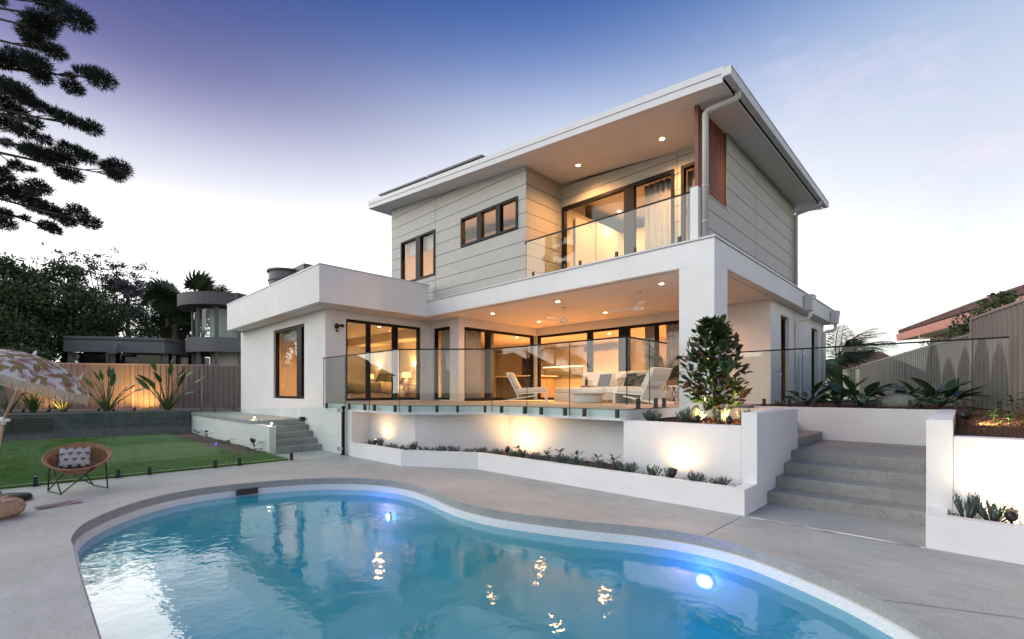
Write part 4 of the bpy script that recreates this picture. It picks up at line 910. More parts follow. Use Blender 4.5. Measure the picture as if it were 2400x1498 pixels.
box_l('frame', 'white_paint', t, -.45, .45, -.38, .38, .0, .24, bevel=.01); box_l('seat_cushion', 'cushion_white', t, -.44, .44, -.37, .37, .245, .40, bevel=.04)
b = B(); b.lathe([(.0, .0), (.36, 0), (.37, .02), (.37, .18), (.36, .20), (.41, .21), (.45, .25), (.46, .31), (.44, .36), (.38, .39), (.0, .39)], 40, (0, 0, 0)); b.v = [(v[0]-6.95, v[1]+10.0, v[2]+ZD) for v in b.v]
single(b, 'coffee_table', 'terrazzo', 'round white concrete drum coffee table between the lounge chairs', 'table', (-6.95, 10.0, ZD), smooth=False, bevel=.008)
def print_mesh(name, b, fn, parent=None, loc=(0, 0, 0), uvs=None, smooth=True, rot=None, m='print_cloth'):
    "mesh with a printed colour per point; uvs holds one (u, v) per point"
    me = b.mesh(name, m, smooth); at_ = me.color_attributes.new('print', 'FLOAT_COLOR', 'POINT')
    UV = np.array(uvs); C = fn(UV[:, 0], UV[:, 1]).astype(np.float32); at_.data.foreach_set('color', C.ravel())
    o = link(name, me, parent, loc)
    if rot: o.rotation_euler = rot
    return o
def print_cushion(name, w_, h, d, n, fn, label, loc, rot, cat='cushion', group=None, parent=None):
    b = B(); uv = []
    for s_ in (-1, 1):
        def g_(u, v, s_=s_):
            if s_ > 0: u = 1-u
            uv.append((u, v)); x = (u-.5)*2; y = (v-.5)*2; e = max(0, (1-x**4)*(1-y**4))**.55
            return (x*w_/2*(1-.05*(1-y*y)), s_*d/2*e, h/2+y*h/2*(1-.05*(1-x*x)))
        b.grid(g_, n, n)
    o = print_mesh(name, b, fn, parent, loc, uv, True, rot); return props(o, label, cat, group)
def tribal(U, V):
    C = np.tile(np.array([.008, .008, .01, 1]), (len(U), 1)); ln = (np.abs((V*4) % 1-.5) < .035) & (np.abs((U*9) % 1-.5) < .28); dt = (np.abs((V*4+.5) % 1-.5) < .06) & (np.abs((U*6) % 1-.5) < .08)
    C[ln | dt] = (.45, .43, .40, 1); return C
for x, y, r_, l in ((-7.3, 11.2, .1, 'black patterned cushion on the sofa, the one further from the column'), (-6.5, 11.2, -.2, 'black patterned cushion on the sofa beside the rear lounge chair')):
    print_cushion('cushion', .46, .40, .14, 44, tribal, l, (x, y, ZD+.41), (R(-20), 0, R(-20)+r_), group='black patterned cushions')
# tray with bottle and glasses
t = thing('tray', 'round wicker edged tray on the drum coffee table', 'tray', (-6.95, 10.0, ZD+.39)); b = B(); b.lathe([(.2, .0), (.21, .05), (.2, .05), (.19, .012), (0.01, .012)], 24, (-6.95, 10.0, ZD+.391)); b.build('rim', 'rattan', t)
b = B(); b.lathe([(.036, 0), (.038, .01), (.038, .17), (.014, .22), (.014, .28)], 16, (-7.03, 10.03, ZD+.405)); single(b, 'wine_bottle', 'wine', 'slim dark bottle standing on the tray', 'bottle', (-7.03, 10.03, ZD+.4), smooth=True)
for i, (x, y) in enumerate(((-6.92, 9.92), (-6.86, 10.05))):
    b = B(); b.lathe([(.03, 0), (.004, .006), (.004, .08), (.03, .11), (.036, .17), (.034, .17), (.028, .115)], 14, (x, y, ZD+.404)); single(b, 'wine_glass', 'glass_fence', ['stemmed glass on the tray nearer the pool', 'stemmed glass on the tray nearer the column'][i], 'glass', (x, y, ZD+.4), 'glasses on the tray')
# side stool with triangle lattice
cx, cy_ = -5.12, 11.25
t = thing('side_stool', 'white drum side stool with an open triangle lattice', 'stool', (cx, cy_, ZD)); b = B(); b.lathe([(.2, 0), (.235, .01), (.235, .045), (.2, .045)], 24, (cx, cy_, ZD)); b.lathe([(.02, .40), (.235, .40), (.235, .44), (.02, .44)], 24, (cx, cy_, ZD)); b.build('rim', 'white_paint', t)
b = B(); ang = lambda k, z_: (cx+.225*math.cos(2*math.pi*k/10), cy_+.225*math.sin(2*math.pi*k/10), z_)
for k in range(10):
    for a, c in (((k, ZD+.04), (k+.5, ZD+.22)), ((k+1, ZD+.04), (k+.5, ZD+.22)), ((k+.5, ZD+.22), (k, ZD+.41)), ((k+.5, ZD+.22), (k+1, ZD+.41)), ((k-.5, ZD+.22), (k+.5, ZD+.22)), ((k, ZD+.41), (k, ZD+.04))): b.bar(ang(*a), ang(*c), .011, 5)
b.build('lattice', 'white_paint', t); b = B(); b.lathe([(.19, .02), (.19, .4)], 20, (cx, cy_, ZD)); b.build('inner_drum', 'neighbour_grey', t)
# ceiling fans
for x, y, l, a0 in ((-7.43, 9.6, 'white ceiling fan over the lounge chairs, further from the column', .4), (-5.12, 9.3, 'white ceiling fan nearer the corner column', 1.1)):
    t = thing('ceiling_fan', l, 'fan', (x, y, ZC-.014), 0, 'ceiling fans over the patio'); b = B(); b.lathe([(.06, -.03), (.06, 0)], 16, (x, y, ZC-.014)); b.bar((x, y, ZC-.30), (x, y, ZC-.04), .015); b.build('rod', 'white_paint', t)
    b = B(); b.lathe([(.04, -.42), (.10, -.40), (.11, -.34), (.05, -.29)], 20, (x, y, ZC)); b.build('motor', 'white_paint', t, True)
    for k in range(3):
        a = a0+2.094*k; d = Vector((math.cos(a), math.sin(a))); n_ = Vector((-d.y, d.x)); c_ = Vector((x, y)); z_ = ZC-.36
        q = [(*(c_+d*.09-n_*.04), z_-.008), (*(c_+d*.68-n_*.075), z_-.018), (*(c_+d*.68+n_*.06), z_+.012), (*(c_+d*.09+n_*.04), z_+.008)]
        b = B(); b.hexa(q+[(p[0], p[1], p[2]+.008) for p in q]); b.build('blade', 'white_paint', t)
# ================================================================== BEDROOM, KITCHEN
bd = thing('bed', 'double bed with olive green cover and pale linen inside the bedroom wing', 'bed', (-15.0, 8.3, ZD))
b = B(); b.box(-15.85, -14.15, 7.1, 9.15, ZD+.08, ZD+.34); b.build('base', 'bed_linen', bd, bevel=.02); b = B(); b.box(-15.83, -14.17, 7.12, 9.12, ZD+.345, ZD+.55); b.build('mattress', 'bed_linen', bd, bevel=.05)
b = B(); b.box(-15.95, -14.05, 9.18, 9.28, ZD, ZD+1.0); b.build('headboard', 'throw', bd, bevel=.03)
def drape(u, v, y0=6.98, y1=8.45, x0=-15.95, x1=-14.03):
    x = x0+(x1-x0)*u; y = y0+(y1-y0)*v; e = min(1, min(u, 1-u)*22, v*22); z_ = ZD+.57+.02*math.sin(9*x+5*y)+.015*math.sin(17*y); return (x, y, z_-(1-e)*.34)
b = B(); b.grid(drape, 40, 30); b.build('cover', 'bed_green', bd, True, thick=.02)
b = B(); b.grid(lambda u, v: drape(u, v, 8.15, 8.75, -14.9, -14.0), 24, 12); b.v = [(v[0], v[1], v[2]+.03) for v in b.v]; b.build('throw_blanket', 'throw', bd, True, thick=.02)
for i, (x, y, m_, l, rz) in enumerate(((-15.4, 8.98, 'bed_linen', 'pale pillow against the headboard on the window side', .1), (-14.6, 8.98, 'bed_linen', 'pale pillow against the headboard on the lamp side', -.1), (-15.05, 8.72, 'bed_green', 'olive green pillow in front on the window side', .2), (-14.5, 8.70, 'bed_green', 'olive green pillow in front on the lamp side', -.25))):
    b = B(); cushion(b, .66, .44, .2, (0, 0, .22)); o = props(b.build('pillow', m_, None, True), l, 'pillow', 'pillows on the bed'); o.location = (x, y, ZD+.57); o.rotation_euler = (R(-28), 0, rz)
for i, x in enumerate((-13.75, -16.25)):
    t = thing('bedside_table', ['thin dark legged bedside table near the glass door', 'bedside table on the far side of the bed'][i], 'side table', (x, 8.95, ZD), 0, 'bedside tables'); b = B(); b.box(x-.25, x+.25, 8.72, 9.18, ZD+.50, ZD+.525); b.build('table_top', 'cabinet_wood', t); b = B(); b.box(x-.24, x+.24, 8.73, 9.17, ZD+.12, ZD+.14); b.build('shelf', 'cabinet_wood', t)
    for sx_ in (-1, 1):
        for sy_ in (-1, 1): b = B(); b.bar((x+sx_*.235, 8.95+sy_*.215, ZD+.0), (x+sx_*.235, 8.95+sy_*.215, ZD+.50), .008); b.build('leg', 'black_metal', t)
    t = thing('table_lamp', ['lit table lamp with woven shade near the glass door', 'lit table lamp with woven shade on the far side of the bed'][i], 'lamp', (x, 8.95, ZD+.525), 0, 'bedside lamps'); b = B(); b.lathe([(.05, 0), (.085, .03), (.085, .12), (.05, .17), (.02, .2), (.02, .24)], 18, (x, 8.95, ZD+.525)); b.build('base', 'terracotta_pot', t, True)
    b = B(); b.lathe([(.155, .25), (.135, .43)], 24, (x, 8.95, ZD+.525)); b.f = b.f[:-2]; b.build('shade', 'shade_glow', t, thick=.004); point('lamp_bulb', (x, 8.95, ZD+.87), 9, (1, .55, .2), .05, t)
for i, x in enumerate((-16.1, -13.8)):
    t = thing('wall_sconce', ['wall uplight glowing above the far bedside', 'wall uplight glowing above the bedside near the glass door'][i], 'wall light', (x, 9.28, 2.3), 0, 'wall lights over the bed'); b = B(); b.box(x-.05, x+.05, 9.2, 9.298, 2.22, 2.32); b.build('body', 'white_paint', t); spot('sconce_beam', (x, 9.2, 2.36), (x, 9.29, 3.4), 26, (1, .55, .16), 110, .8, .03, t)
# kitchen
kt = thing('kitchen_island', 'dark timber slatted kitchen island seen through the glass doors', 'island', (-12.4, 13.6, ZD)); b = B(); b.box(-13.5, -11.45, 13.0, 14.2, ZD+.013, ZD+.86); b.build('body', 'dark_wood', kt); b = B(); b.box(-13.6, -11.35, 12.9, 14.3, ZD+.862, ZD+.90); b.build('bench_top', 'stone_bench', kt)
for k in range(25): b = B(); b.box(-13.48+k*.08, -13.48+k*.08+.045, 12.975, 12.998, ZD+.02, ZD+.85); b.build('slat', 'dark_wood', kt)
for k in range(14): b = B(); b.box(-11.448, -11.425, 13.02+k*.083, 13.02+k*.083+.05, ZD+.02, ZD+.85); b.build('end_slat', 'cabinet_wood', kt)
kc = thing('kitchen_cabinets', 'pale kitchen cupboards and stone splashback along the back wall', 'kitchen', (-13, 17, ZD))
b = B(); b.box(-14.6, -11.9, 16.7, 17.28, ZD+.02, ZD+.86); b.build('base_unit', 'cabinet', kc); b = B(); b.box(-14.6, -11.85, 16.66, 17.28, ZD+.862, ZD+.9); b.build('bench_top', 'stone_bench', kc); b = B(); b.box(-14.6, -11.9, 17.27, 17.298, ZD+.9, ZD+1.45); b.build('splashback', 'stone_bench', kc)
for k in range(3):
    b = B(); b.box(-14.4+k*.80, -14.4+k*.80+.785, 16.95, 17.26, ZD+1.45, ZD+2.3); b.build('wall_unit', 'white_paint', kc)
    for z0, z1 in ((.06, .44), (.46, .66), (.68, .84)): b = B(); b.box(-14.55+k*.88, -14.55+k*.88+.86, 16.68, 16.698, ZD+z0, ZD+z1); b.build('drawer_front', 'cabinet', kc)
b = B(); b.box(-17.2, -14.62, 16.6, 17.28, ZD+.02, 3.55); b.build('tall_unit', 'cabinet', kc)
for k in range(3): b = B(); b.box(-11.82+k*.66, -11.82+k*.66+.645, 16.62, 17.28, ZD+.02, ZD+2.0); b.build('pantry_door', 'white_paint', kc)
b = B(); b.box(-14.5, -12.0, 17.0, 17.04, ZD+2.36, ZD+2.385); b.build('cornice_light', 'strip_glow', kc); b = B(); b.box(-14.5, -12.0, 17.1, 17.13, ZD+1.43, ZD+1.445); b.build('bench_fill_strip', 'strip_glow', kc)  # strip under the wall units is added to brighten the kitchen
ov = thing('oven', 'black wall oven in the tall kitchen cupboards', 'oven', (-15.1, 16.58, ZD+.8)); b = B(); b.box(-15.4, -14.8, 16.575, 16.598, ZD+.75, ZD+1.9); b.build('body', 'black_metal', ov)
for z0 in (.82, 1.40): b = B(); b.box(-15.35, -14.85, 16.56, 16.574, ZD+z0, ZD+z0+.42); b.build('door', 'black_glass', ov)
b = B(); b.lathe([(.14, 0), (.15, .02), (.15, .13), (.05, .14)], 18, (-13.6, 16.95, ZD+.9)); single(b, 'bread_box', 'cabinet_wood', 'round brown board and jar standing on the kitchen bench', 'jar', (-13.6, 16.95, ZD+.9), smooth=False)
ar = thing('stair_wall', 'white inner stair wall with pale framed panels beside the kitchen', 'wall', (-5.2, 14.3, ZD)); b = B(); b.box(-5.78, -3.5, 14.2, 14.35, ZD+.013, 3.598); b.build('wall_face', 'white_paint', ar)
for k in range(4): b = B(); b.box(-5.7, -4.9, 14.17, 14.198, ZD+.2+k*.5, ZD+.62+k*.5); b.build('wall_panel', 'block_grey', ar)
# ================================================================== POOLSIDE THINGS
# round rattan chair
cx, cy_ = -10.0, .50
ch = thing('rattan_chair', 'round woven rattan bowl chair on thin black legs by the pool fence', 'chair', (cx, cy_, 0), R(0))
ax_t = Vector((CF*.55, -CS*.55, 1)).normalized()          # bowl tipped towards the pool
ax_t = Vector((.42, -.06, .9)).normalized(); u_ = Vector((0, 1, 0)); u_ = (u_-ax_t*u_.dot(ax_t)).normalized(); v_ = ax_t.cross(u_)
c0 = Vector((-.09, .01, .325))
def bowl(k, v, out=0):
    a = 2*math.pi*k; r_, h = ((.02, 0), (.13, .01), (.23, .045), (.30, .11), (.345, .195), (.36, .225), (.395, .23), (.40, .22))[v]
    return c0+(u_*math.cos(a)+v_*math.sin(a))*(r_+out)+ax_t*h
n = 64; vs = [bowl(k/n, j) for j in range(8) for k in range(n)]; b = B(); b.add(vs, [(j*n+k, j*n+(k+1) % n, (j+1)*n+(k+1) % n, (j+1)*n+k) for j in range(7) for k in range(n)]+[tuple(range(n-1, -1, -1))]); b.build('bowl_seat', 'rattan', ch, True, False, thick=-.014)
ribs = B()
for k in range(72):
    ribs.tube([bowl(k/72, j)+ax_t*.006-(bowl(k/72, j)-c0).normalized()*.004 for j in (2, 3, 4)], .0045, 4, False)
ribs.build('weave', 'rattan', ch, True, False)
b = B(); b.tube([bowl(k/48, 6)+ax_t*.002 for k in range(49)], .012, 8); b.build('rim', 'rattan', ch, True, False)
feet = [Vector((-.19, -.34, 0)), Vector((.29, -.21, 0)), Vector((-.30, .19, 0)), Vector((.18, .33, 0))]
def rimp(a): return c0+(u_*math.cos(a)+v_*math.sin(a))*.365+ax_t*.20
legs = [(0, 3.60), (0, 1.2), (1, 2.7), (1, 5.2), (2, 1.9), (2, 4.2), (3, .45), (3, 5.7)]
for f_, (i, a) in zip(range(8), legs): b = B(); b.bar(feet[i]+Vector((0, 0, .012)), rimp(a), .0095, 6); b.build('leg', 'black_metal', ch, world=False)
for i, j in ((0, 1), (2, 3)): b = B(); b.bar(feet[i]+Vector((0, 0, .01)), feet[j]+Vector((0, 0, .01)), .0095, 6); b.build('foot_bar', 'black_metal', ch, world=False)
def palms(U, V):
    C = np.tile(np.array([.74, .73, .74, 1.]), (len(U), 1)); ink = np.zeros(len(U), bool)
    for r_ in range(4):
        for k in range(-1, 5):
            px_, py_ = k*.27+.1+(.14 if r_ % 2 else 0), r_*.30+.02
            x = U-px_; y = V-py_
            ink |= (np.abs(x-.012*np.sin(y*30)) < .010) & (y > -.15) & (y < 0)
            for a in (.25, .8, 1.35, 1.8, 2.35, 2.9, -.35, 3.5):
                dx, dy = math.cos(a), math.sin(a); s_ = (x*dx+y*dy*1.0)/.115; t_ = (-x*dy+y*dx)/.115+.45*s_*s_*(1 if dx > 0 else -1)
                ink |= (s_ > 0) & (s_ < 1) & (np.abs(t_) < .15*(1-s_)+.03) & ((np.floor(s_*10).astype(int) % 3 != 2) | (np.abs(t_) < .07))
    C[ink] = (.05, .055, .065, 1); return C
print_cushion('cushion', .38, .36, .12, 110, palms, 'white cushion printed with small dark palm trees in the rattan chair', (cx-.04, cy_-.05, .355), (R(-34), 0, R(84)), parent=None)
# tassels round the cushion are too small to build one by one
# beach umbrella
UD = 7.0; top = at(80, 832, UD); jn = at(8, 985, UD); ub0 = at(-24, 918, UD); ub0.z = 0; um = thing('beach_umbrella', 'fringed beach umbrella printed with red and brown tropical leaves', 'umbrella', tuple(ub0))
b = B(); b.bar(ub0, jn, .021, 12); b.build('lower_pole', 'pole_wood', um, True)
b = B(); b.bar(jn, top+(top-jn).normalized()*.0, .019, 12); b.build('upper_pole', 'pole_wood', um, True)
b = B(); b.bar(jn-Vector((0, 0, .07)), jn+Vector((0, 0, .05)), .032, 12); b.ball(jn+Vector((.05, .05, 0)), .028, 8); b.build('tilt_joint', 'white_plastic', um, True)
b = B(); b.lathe([(.05, 0), (.12, .01), (.12, .03), (.03, .05), (.03, .2)], 24, (ub0.x, ub0.y, 0)); b.build('base', 'black_metal', um)
ax_ = (Vector((0, 1, 0))*math.sin(R(20))+Vector((0, 0, math.cos(R(20))))+Vector((.04, 0, 0))).normalized(); e1 = Vector((0, 1, 0)); e1 = (e1-ax_*e1.dot(ax_)).normalized(); e2 = ax_.cross(e1)
RU, HU, NS = .80, .385, 8
def canopy(a, s_):
    k = (a*NS/(2*math.pi)) % 1; sc = 1-.055*math.sin(math.pi*k)*s_**1.5; r_ = RU*math.sin(s_*1.18)/math.sin(1.18)*sc; h = -HU*(1-math.cos(s_*1.18))/(1-math.cos(1.18))*(1-.03*math.sin(math.pi*k))
    return top+e1*r_*math.cos(a)+e2*r_*math.sin(a)+ax_*h
uvs = []; b = B()
def cf(u, v): uvs.append((math.cos(2*math.pi*u)*v, math.sin(2*math.pi*u)*v)); return canopy(2*math.pi*u, max(v, .01))
b.grid(cf, 560, 150)
rr = random.Random(5); LEAFS = []
for k in range(230):
    a = k*2.39996+rr.gauss(0, .1); s_ = ((k+.5)/230)**.5; LEAFS.append((s_*math.cos(a), s_*math.sin(a), rr.random()*6.28, k % 9 in (0, 2, 4, 7), rr.uniform(.075, .115)))
def tropic(U, V):
    C = np.tile(np.array([.80, .79, .79, 1.]), (len(U), 1))
    for (px_, py_, a, red, L) in LEAFS:
        m_ = (np.abs(U-px_) < L*1.3) & (np.abs(V-py_) < L*1.3); idx = np.where(m_)[0]
        if not len(idx): continue
        x = U[idx]-px_; y = V[idx]-py_; s_ = (x*math.cos(a)+y*math.sin(a))/L; t_ = (-x*math.sin(a)+y*math.cos(a))/L
        if red:
            w_ = .62*np.sqrt(np.clip(1-s_*s_, 0, 1)); fr_ = ((s_*7-np.abs(t_)*5.5) % 1) < .42
            k = (np.abs(s_) < 1) & (((np.abs(t_) < w_) & fr_) | (np.abs(t_) < .05)); C[idx[k]] = (.36, .085, .07, 1)
        else:
            w_ = .42*np.sqrt(np.clip(1-s_*s_, 0, 1)); k = (np.abs(s_) < 1) & (np.abs(t_) < w_); base = np.array([.38, .23, .10, 1.]); ol = np.array([.29, .25, .12, 1.])
            h = ((s_*6+np.abs(t_)*5) % 1) < .5; C[idx[k & h]] = base; C[idx[k & ~h]] = ol; C[idx[k & (np.abs(t_) < .035)]] = (.5, .42, .25, 1)
    return C
o = print_mesh('canopy', b, tropic, um, (0, 0, 0), uvs, True); me = o.data
for v in me.vertices: v.co -= ub0
# fringe: thousands of cords, one part
V = []; F = []
nf = 900
for k in range(nf):
    a = 2*math.pi*k/nf; p = canopy(a, 1.0); q = canopy(a+.004, 1.0); dn = (-ax_*.75+Vector((0, 0, -.45))+Vector((rr.gauss(0, .04), rr.gauss(0, .04), 0)))*(.115+.012*rr.random()); i = len(V); V += [p-ub0, q-ub0, q+dn*1.0-ub0, p+dn-ub0]; F.append((i, i+1, i+2, i+3))
props(link('fringe', fast_mesh('fringe', [tuple(v) for v in V], F, 'fringe'), um), kind='stuff')
for k in range(NS):
    a = 2*math.pi*k/NS; b = B(); b.tube([canopy(a, s_)-ax_*.02 for s_ in (.05, .3, .6, .8, .97)], .005, 5); b.build('rib', 'white_plastic', um)
    b = B(); b.bar(top-ax_*.42, canopy(a, .5)-ax_*.02, .004, 5); b.build('strut', 'white_plastic', um)
b = B(); b.tube([top, top+ax_*.05, top+ax_*.075], [.022, .016, .006], 10); b.build('finial', 'white_plastic', um)
# black round floor cushion, woven pouf, striped towel
b = B(); b.lathe([(.02, .0), (.22, .0), (.27, .03), (.25, .075), (.12, .10), (.01, .10)], 32, (-9.70, -.27, .0)); single(b, 'floor_cushion', 'black_canvas', 'black round floor cushion with pale piping lying by the pool', 'cushion', (-9.70, -.27, 0), smooth=True)
b = B(); b.lathe([(.04, .0), (.22, .0), (.285, .05), (.30, .11), (.27, .18), (.16, .215), (.01, .22)], 40, (-8.55, -.36, 0))
pf_ = thing('pouf', 'knitted beige pouf with a shawl on top, lying on the paving', 'pouf', (-8.55, -.36, 0)); b.build('body', 'pouf', pf_, True)
b = B()
for k in range(14):
    zz = .02+k*.014; rr_ = .285*math.sqrt(max(.05, 1-((zz-.11)/.14)**2)) ; b.tube([(-8.55+(rr_+.008)*math.cos(6.2832*j/40), -.36+(rr_+.008)*math.sin(6.2832*j/40), zz) for j in range(41)], .0075, 5, False)
b.build('knit_rows', 'pouf', pf_, True)
b = B(); b.grid(lambda u, v: (-8.75+.42*u, -.55+.30*v+.04*math.sin(6*u), .225+.018*math.sin(11*u+5*v)-.10*max(0, u-.75)*4*(u-.75)), 24, 12); b.build('shawl', 'pouf', pf_, True, thick=.02)
def stripes(U, V):
    C = np.tile(np.array([.70, .62, .57, 1.]), (len(U), 1)); C[(V > .62) & (V < .86)] = (.05, .045, .045, 1); C[(V > .14) & (V < .30)] = (.35, .12, .10, 1); C[U > .80] = (.62, .55, .50, 1); C[(np.abs((U*40) % 1-.5) < .12) & (V > .3) & (V < .62)] = (.2, .12, .1, 1); return C
uv = []; b = B(); Ta = Vector((-8.77, .02)); Tb = Vector((-8.92, .46)); Tn = Vector((.20, .05))
def tf(u, v): uv.append((u, v)); p = Ta+(Tb-Ta)*u+Tn*(v-.5)*(1.0); return (p.x, p.y, .012+.012*math.sin(14*v+3*u)**2+.006*math.sin(9*u))
b.grid(tf, 60, 30); o = print_mesh('towel', b, stripes, None, (0, 0, 0), uv, True); props(o, 'folded striped fringed towel lying on the paving beside the pouf', 'towel')
# ================================================================== PLANTS
def LP(t):   # leaf outline half widths
    return math.sin(math.pi*t**.8)**.9
def leaf_mesh(name, L, Wd, m, bend=.3, fold=.15, n=6, stalk=0., sr=.006, wave=0., tip=1., sm='stalk'):
    "leaf along +X from the origin, curving down, optional stalk before it"
    b = B(); vs = []
    for i in range(n+1):
        t = i/n; w_ = Wd*.5*max(.02, LP(min(.999, max(.001, t**tip)))); x = stalk+L*(t-.12*bend*t*t); z_ = -bend*L*t*t+wave*math.sin(9*t)
        vs += [(x, -w_, z_+fold*w_), (x, 0, z_-fold*w_*.3), (x, w_, z_+fold*w_)]
    b.add(vs, [f for i in range(n) for f in ((i*3, i*3+3, i*3+4, i*3+1), (i*3+1, i*3+4, i*3+5, i*3+2))])
    b.f = [tuple(reversed(f)) for f in b.f]
    if stalk: b.tube([(0, 0, 0), (stalk*.5, 0, .01), (stalk+.02, 0, -.004)], sr, 4)
    return b.mesh(name, m, True)
def orient(o, loc, az, el, roll=0):
    o.location = loc; o.rotation_euler = (Matrix.Rotation(az, 3, 'Z') @ Matrix.Rotation(-el, 3, 'Y') @ Matrix.Rotation(roll, 3, 'X')).to_euler()
# ---- magnolia in the tall planter
TX, TY, TZ = -2.80, 7.42, 1.06
mg = thing('magnolia_tree', 'glossy leaved magnolia tree in the tall white planter by the column', 'tree', (TX, TY, TZ))
rr = random.Random(3); b = B(); b.tube([(TX, TY, TZ-.05), (TX+.01, TY, TZ+.5), (TX-.01, TY+.01, TZ+1.0), (TX, TY, TZ+1.5)], [.028, .022, .014, .006], 8)
for k in range(46):
    z_ = TZ+.22+1.3*k/46; a = k*2.4; r_ = .42*math.sin(math.pi*min(1, (z_-TZ-.02)/1.75))**.7; b.tube([(TX, TY, z_-.10), (TX+r_*.5*math.cos(a), TY+r_*.5*math.sin(a), z_+.0), (TX+r_*math.cos(a), TY+r_*math.sin(a), z_+.12)], [.009, .006, .003], 5)
b.build('trunk', 'bark', mg, True)
LM = [leaf_mesh('leaf', .135, .080, 'magnolia', bend=bb, fold=ff, n=5, stalk=.014, sr=.0025, tip=1.25) for bb, ff in ((.12, .35), (.3, .2), (-.1, .4))]
def crownr(h):   # silhouette radius over height 0..1
    return .10+.36*math.sin(math.pi*min(1, max(0, h*.93+.06)))**.75*(1-.42*h)
nl = 0; pos = []
for k in range(1500):
    h = rr.random()**.92; a = rr.random()*6.283; R0 = crownr(h)*(1+.24*math.sin(3*a+6*h)+.20*math.sin(5*a+13*h)+.12*math.sin(9*a-23*h)); q = rr.random()**.42; r_ = R0*q
    z_ = TZ+.18+1.38*h; pos.append((TX+r_*math.cos(a), TY+r_*math.sin(a), z_, a, q, h))
pos.sort(key=lambda p: -(p[4]*1.0+(.55 if math.cos(p[3]-math.atan2(-TY, -TX)) > .1 else 0)))
V = []; F = []
for i, (x, y, z_, a, q, h) in enumerate(pos[:820]):
    az = a+rr.gauss(0, .7); el = .5+rr.gauss(0, .5)+.3*h; me = LM[i % 3]
    if i < 300:
        o = bpy.data.objects.new('leaf', me); COL.objects.link(o); o.parent = mg; orient(o, Vector((x-TX, y-TY, z_-TZ)), az, el, rr.gauss(0, .5)); s_ = rr.uniform(.8, 1.2); o.scale = (s_, s_, s_)
    else:
        M_ = Matrix.Translation((x-TX, y-TY, z_-TZ)) @ (Matrix.Rotation(az, 4, 'Z') @ Matrix.Rotation(-el, 4, 'Y') @ Matrix.Rotation(rr.gauss(0, .5), 4, 'X')) @ Matrix.Scale(rr.uniform(.8, 1.15), 4)
        base = len(V); V += [tuple(M_ @ v.co) for v in me.vertices[:18]]; F += [tuple(base+i_ for i_ in p.vertices) for p in me.polygons if max(p.vertices) < 18]
props(link('foliage', fast_mesh('foliage', V, F, 'magnolia', True), mg), kind='stuff')
# ---- succulents (chalk sticks)
def succ_mesh(n, r_, h, m, seed, spread=1.0, thick=.010):
    q = random.Random(seed); b = B()
    for k in range(n):
        a = q.random()*6.283; s_ = q.random()**.6; x0, y0 = .25*r_*s_*math.cos(a), .25*r_*s_*math.sin(a); L = h*q.uniform(.6, 1.1); o_ = r_*s_*spread
        p = [Vector((x0, y0, 0)), Vector((x0+.55*o_*math.cos(a), y0+.55*o_*math.sin(a), L*.55)), Vector((x0+o_*math.cos(a), y0+o_*math.sin(a), L))]
        b.tube(p, [thick*.5, thick, thick*.3], 4)
        for j in range(7):
            t = q.uniform(.25, 1); c_ = p[0].lerp(p[1], t*2) if t < .5 else p[1].lerp(p[2], t*2-1); aa = q.random()*6.283; b.tube([c_, c_+Vector((math.cos(aa)*.35, math.sin(aa)*.35, .9))*h*.28], [thick*.8, thick*.25], 4, False)
    return b.mesh('succulent', m, True)
SM = [succ_mesh(26, .14, .15, 'succulent', 1, 1.1, .007), succ_mesh(34, .15, .17, 'succulent', 2, 1.1, .007), succ_mesh(18, .11, .12, 'succulent', 3, 1.1, .0065), succ_mesh(26, .11, .20, 'succulent', 4, .8, .007)]
SG = [succ_mesh(11, .11, .13, 'succulent_green', 5, 1.3, .012), succ_mesh(14, .12, .18, 'succulent_green', 6, 1.2, .012)]
GS = 'succulents in the long low planter'
def on_planter(px, y_off):
    "spot in the long planter in the view column px, y_off behind the wall's outer face"
    for p, q in (((-10.6, 5.30), (-8.41, 5.34)), ((-8.41, 5.34), (-6.93, 6.17)), ((-6.93, 6.17), (-1.95, 6.17))):
        d = (Vector(q)-Vector(p)).normalized(); n_ = Vector((-d.y, d.x))*y_off; a, c = Vector(p)+n_, Vector(q)+n_
        s_ = on_line(px, a, c)
        if (s_-a).dot(c-a) >= 0 and (s_-c).dot(a-c) >= -.0: return s_
    return Vector((-8.41, 5.34+y_off))
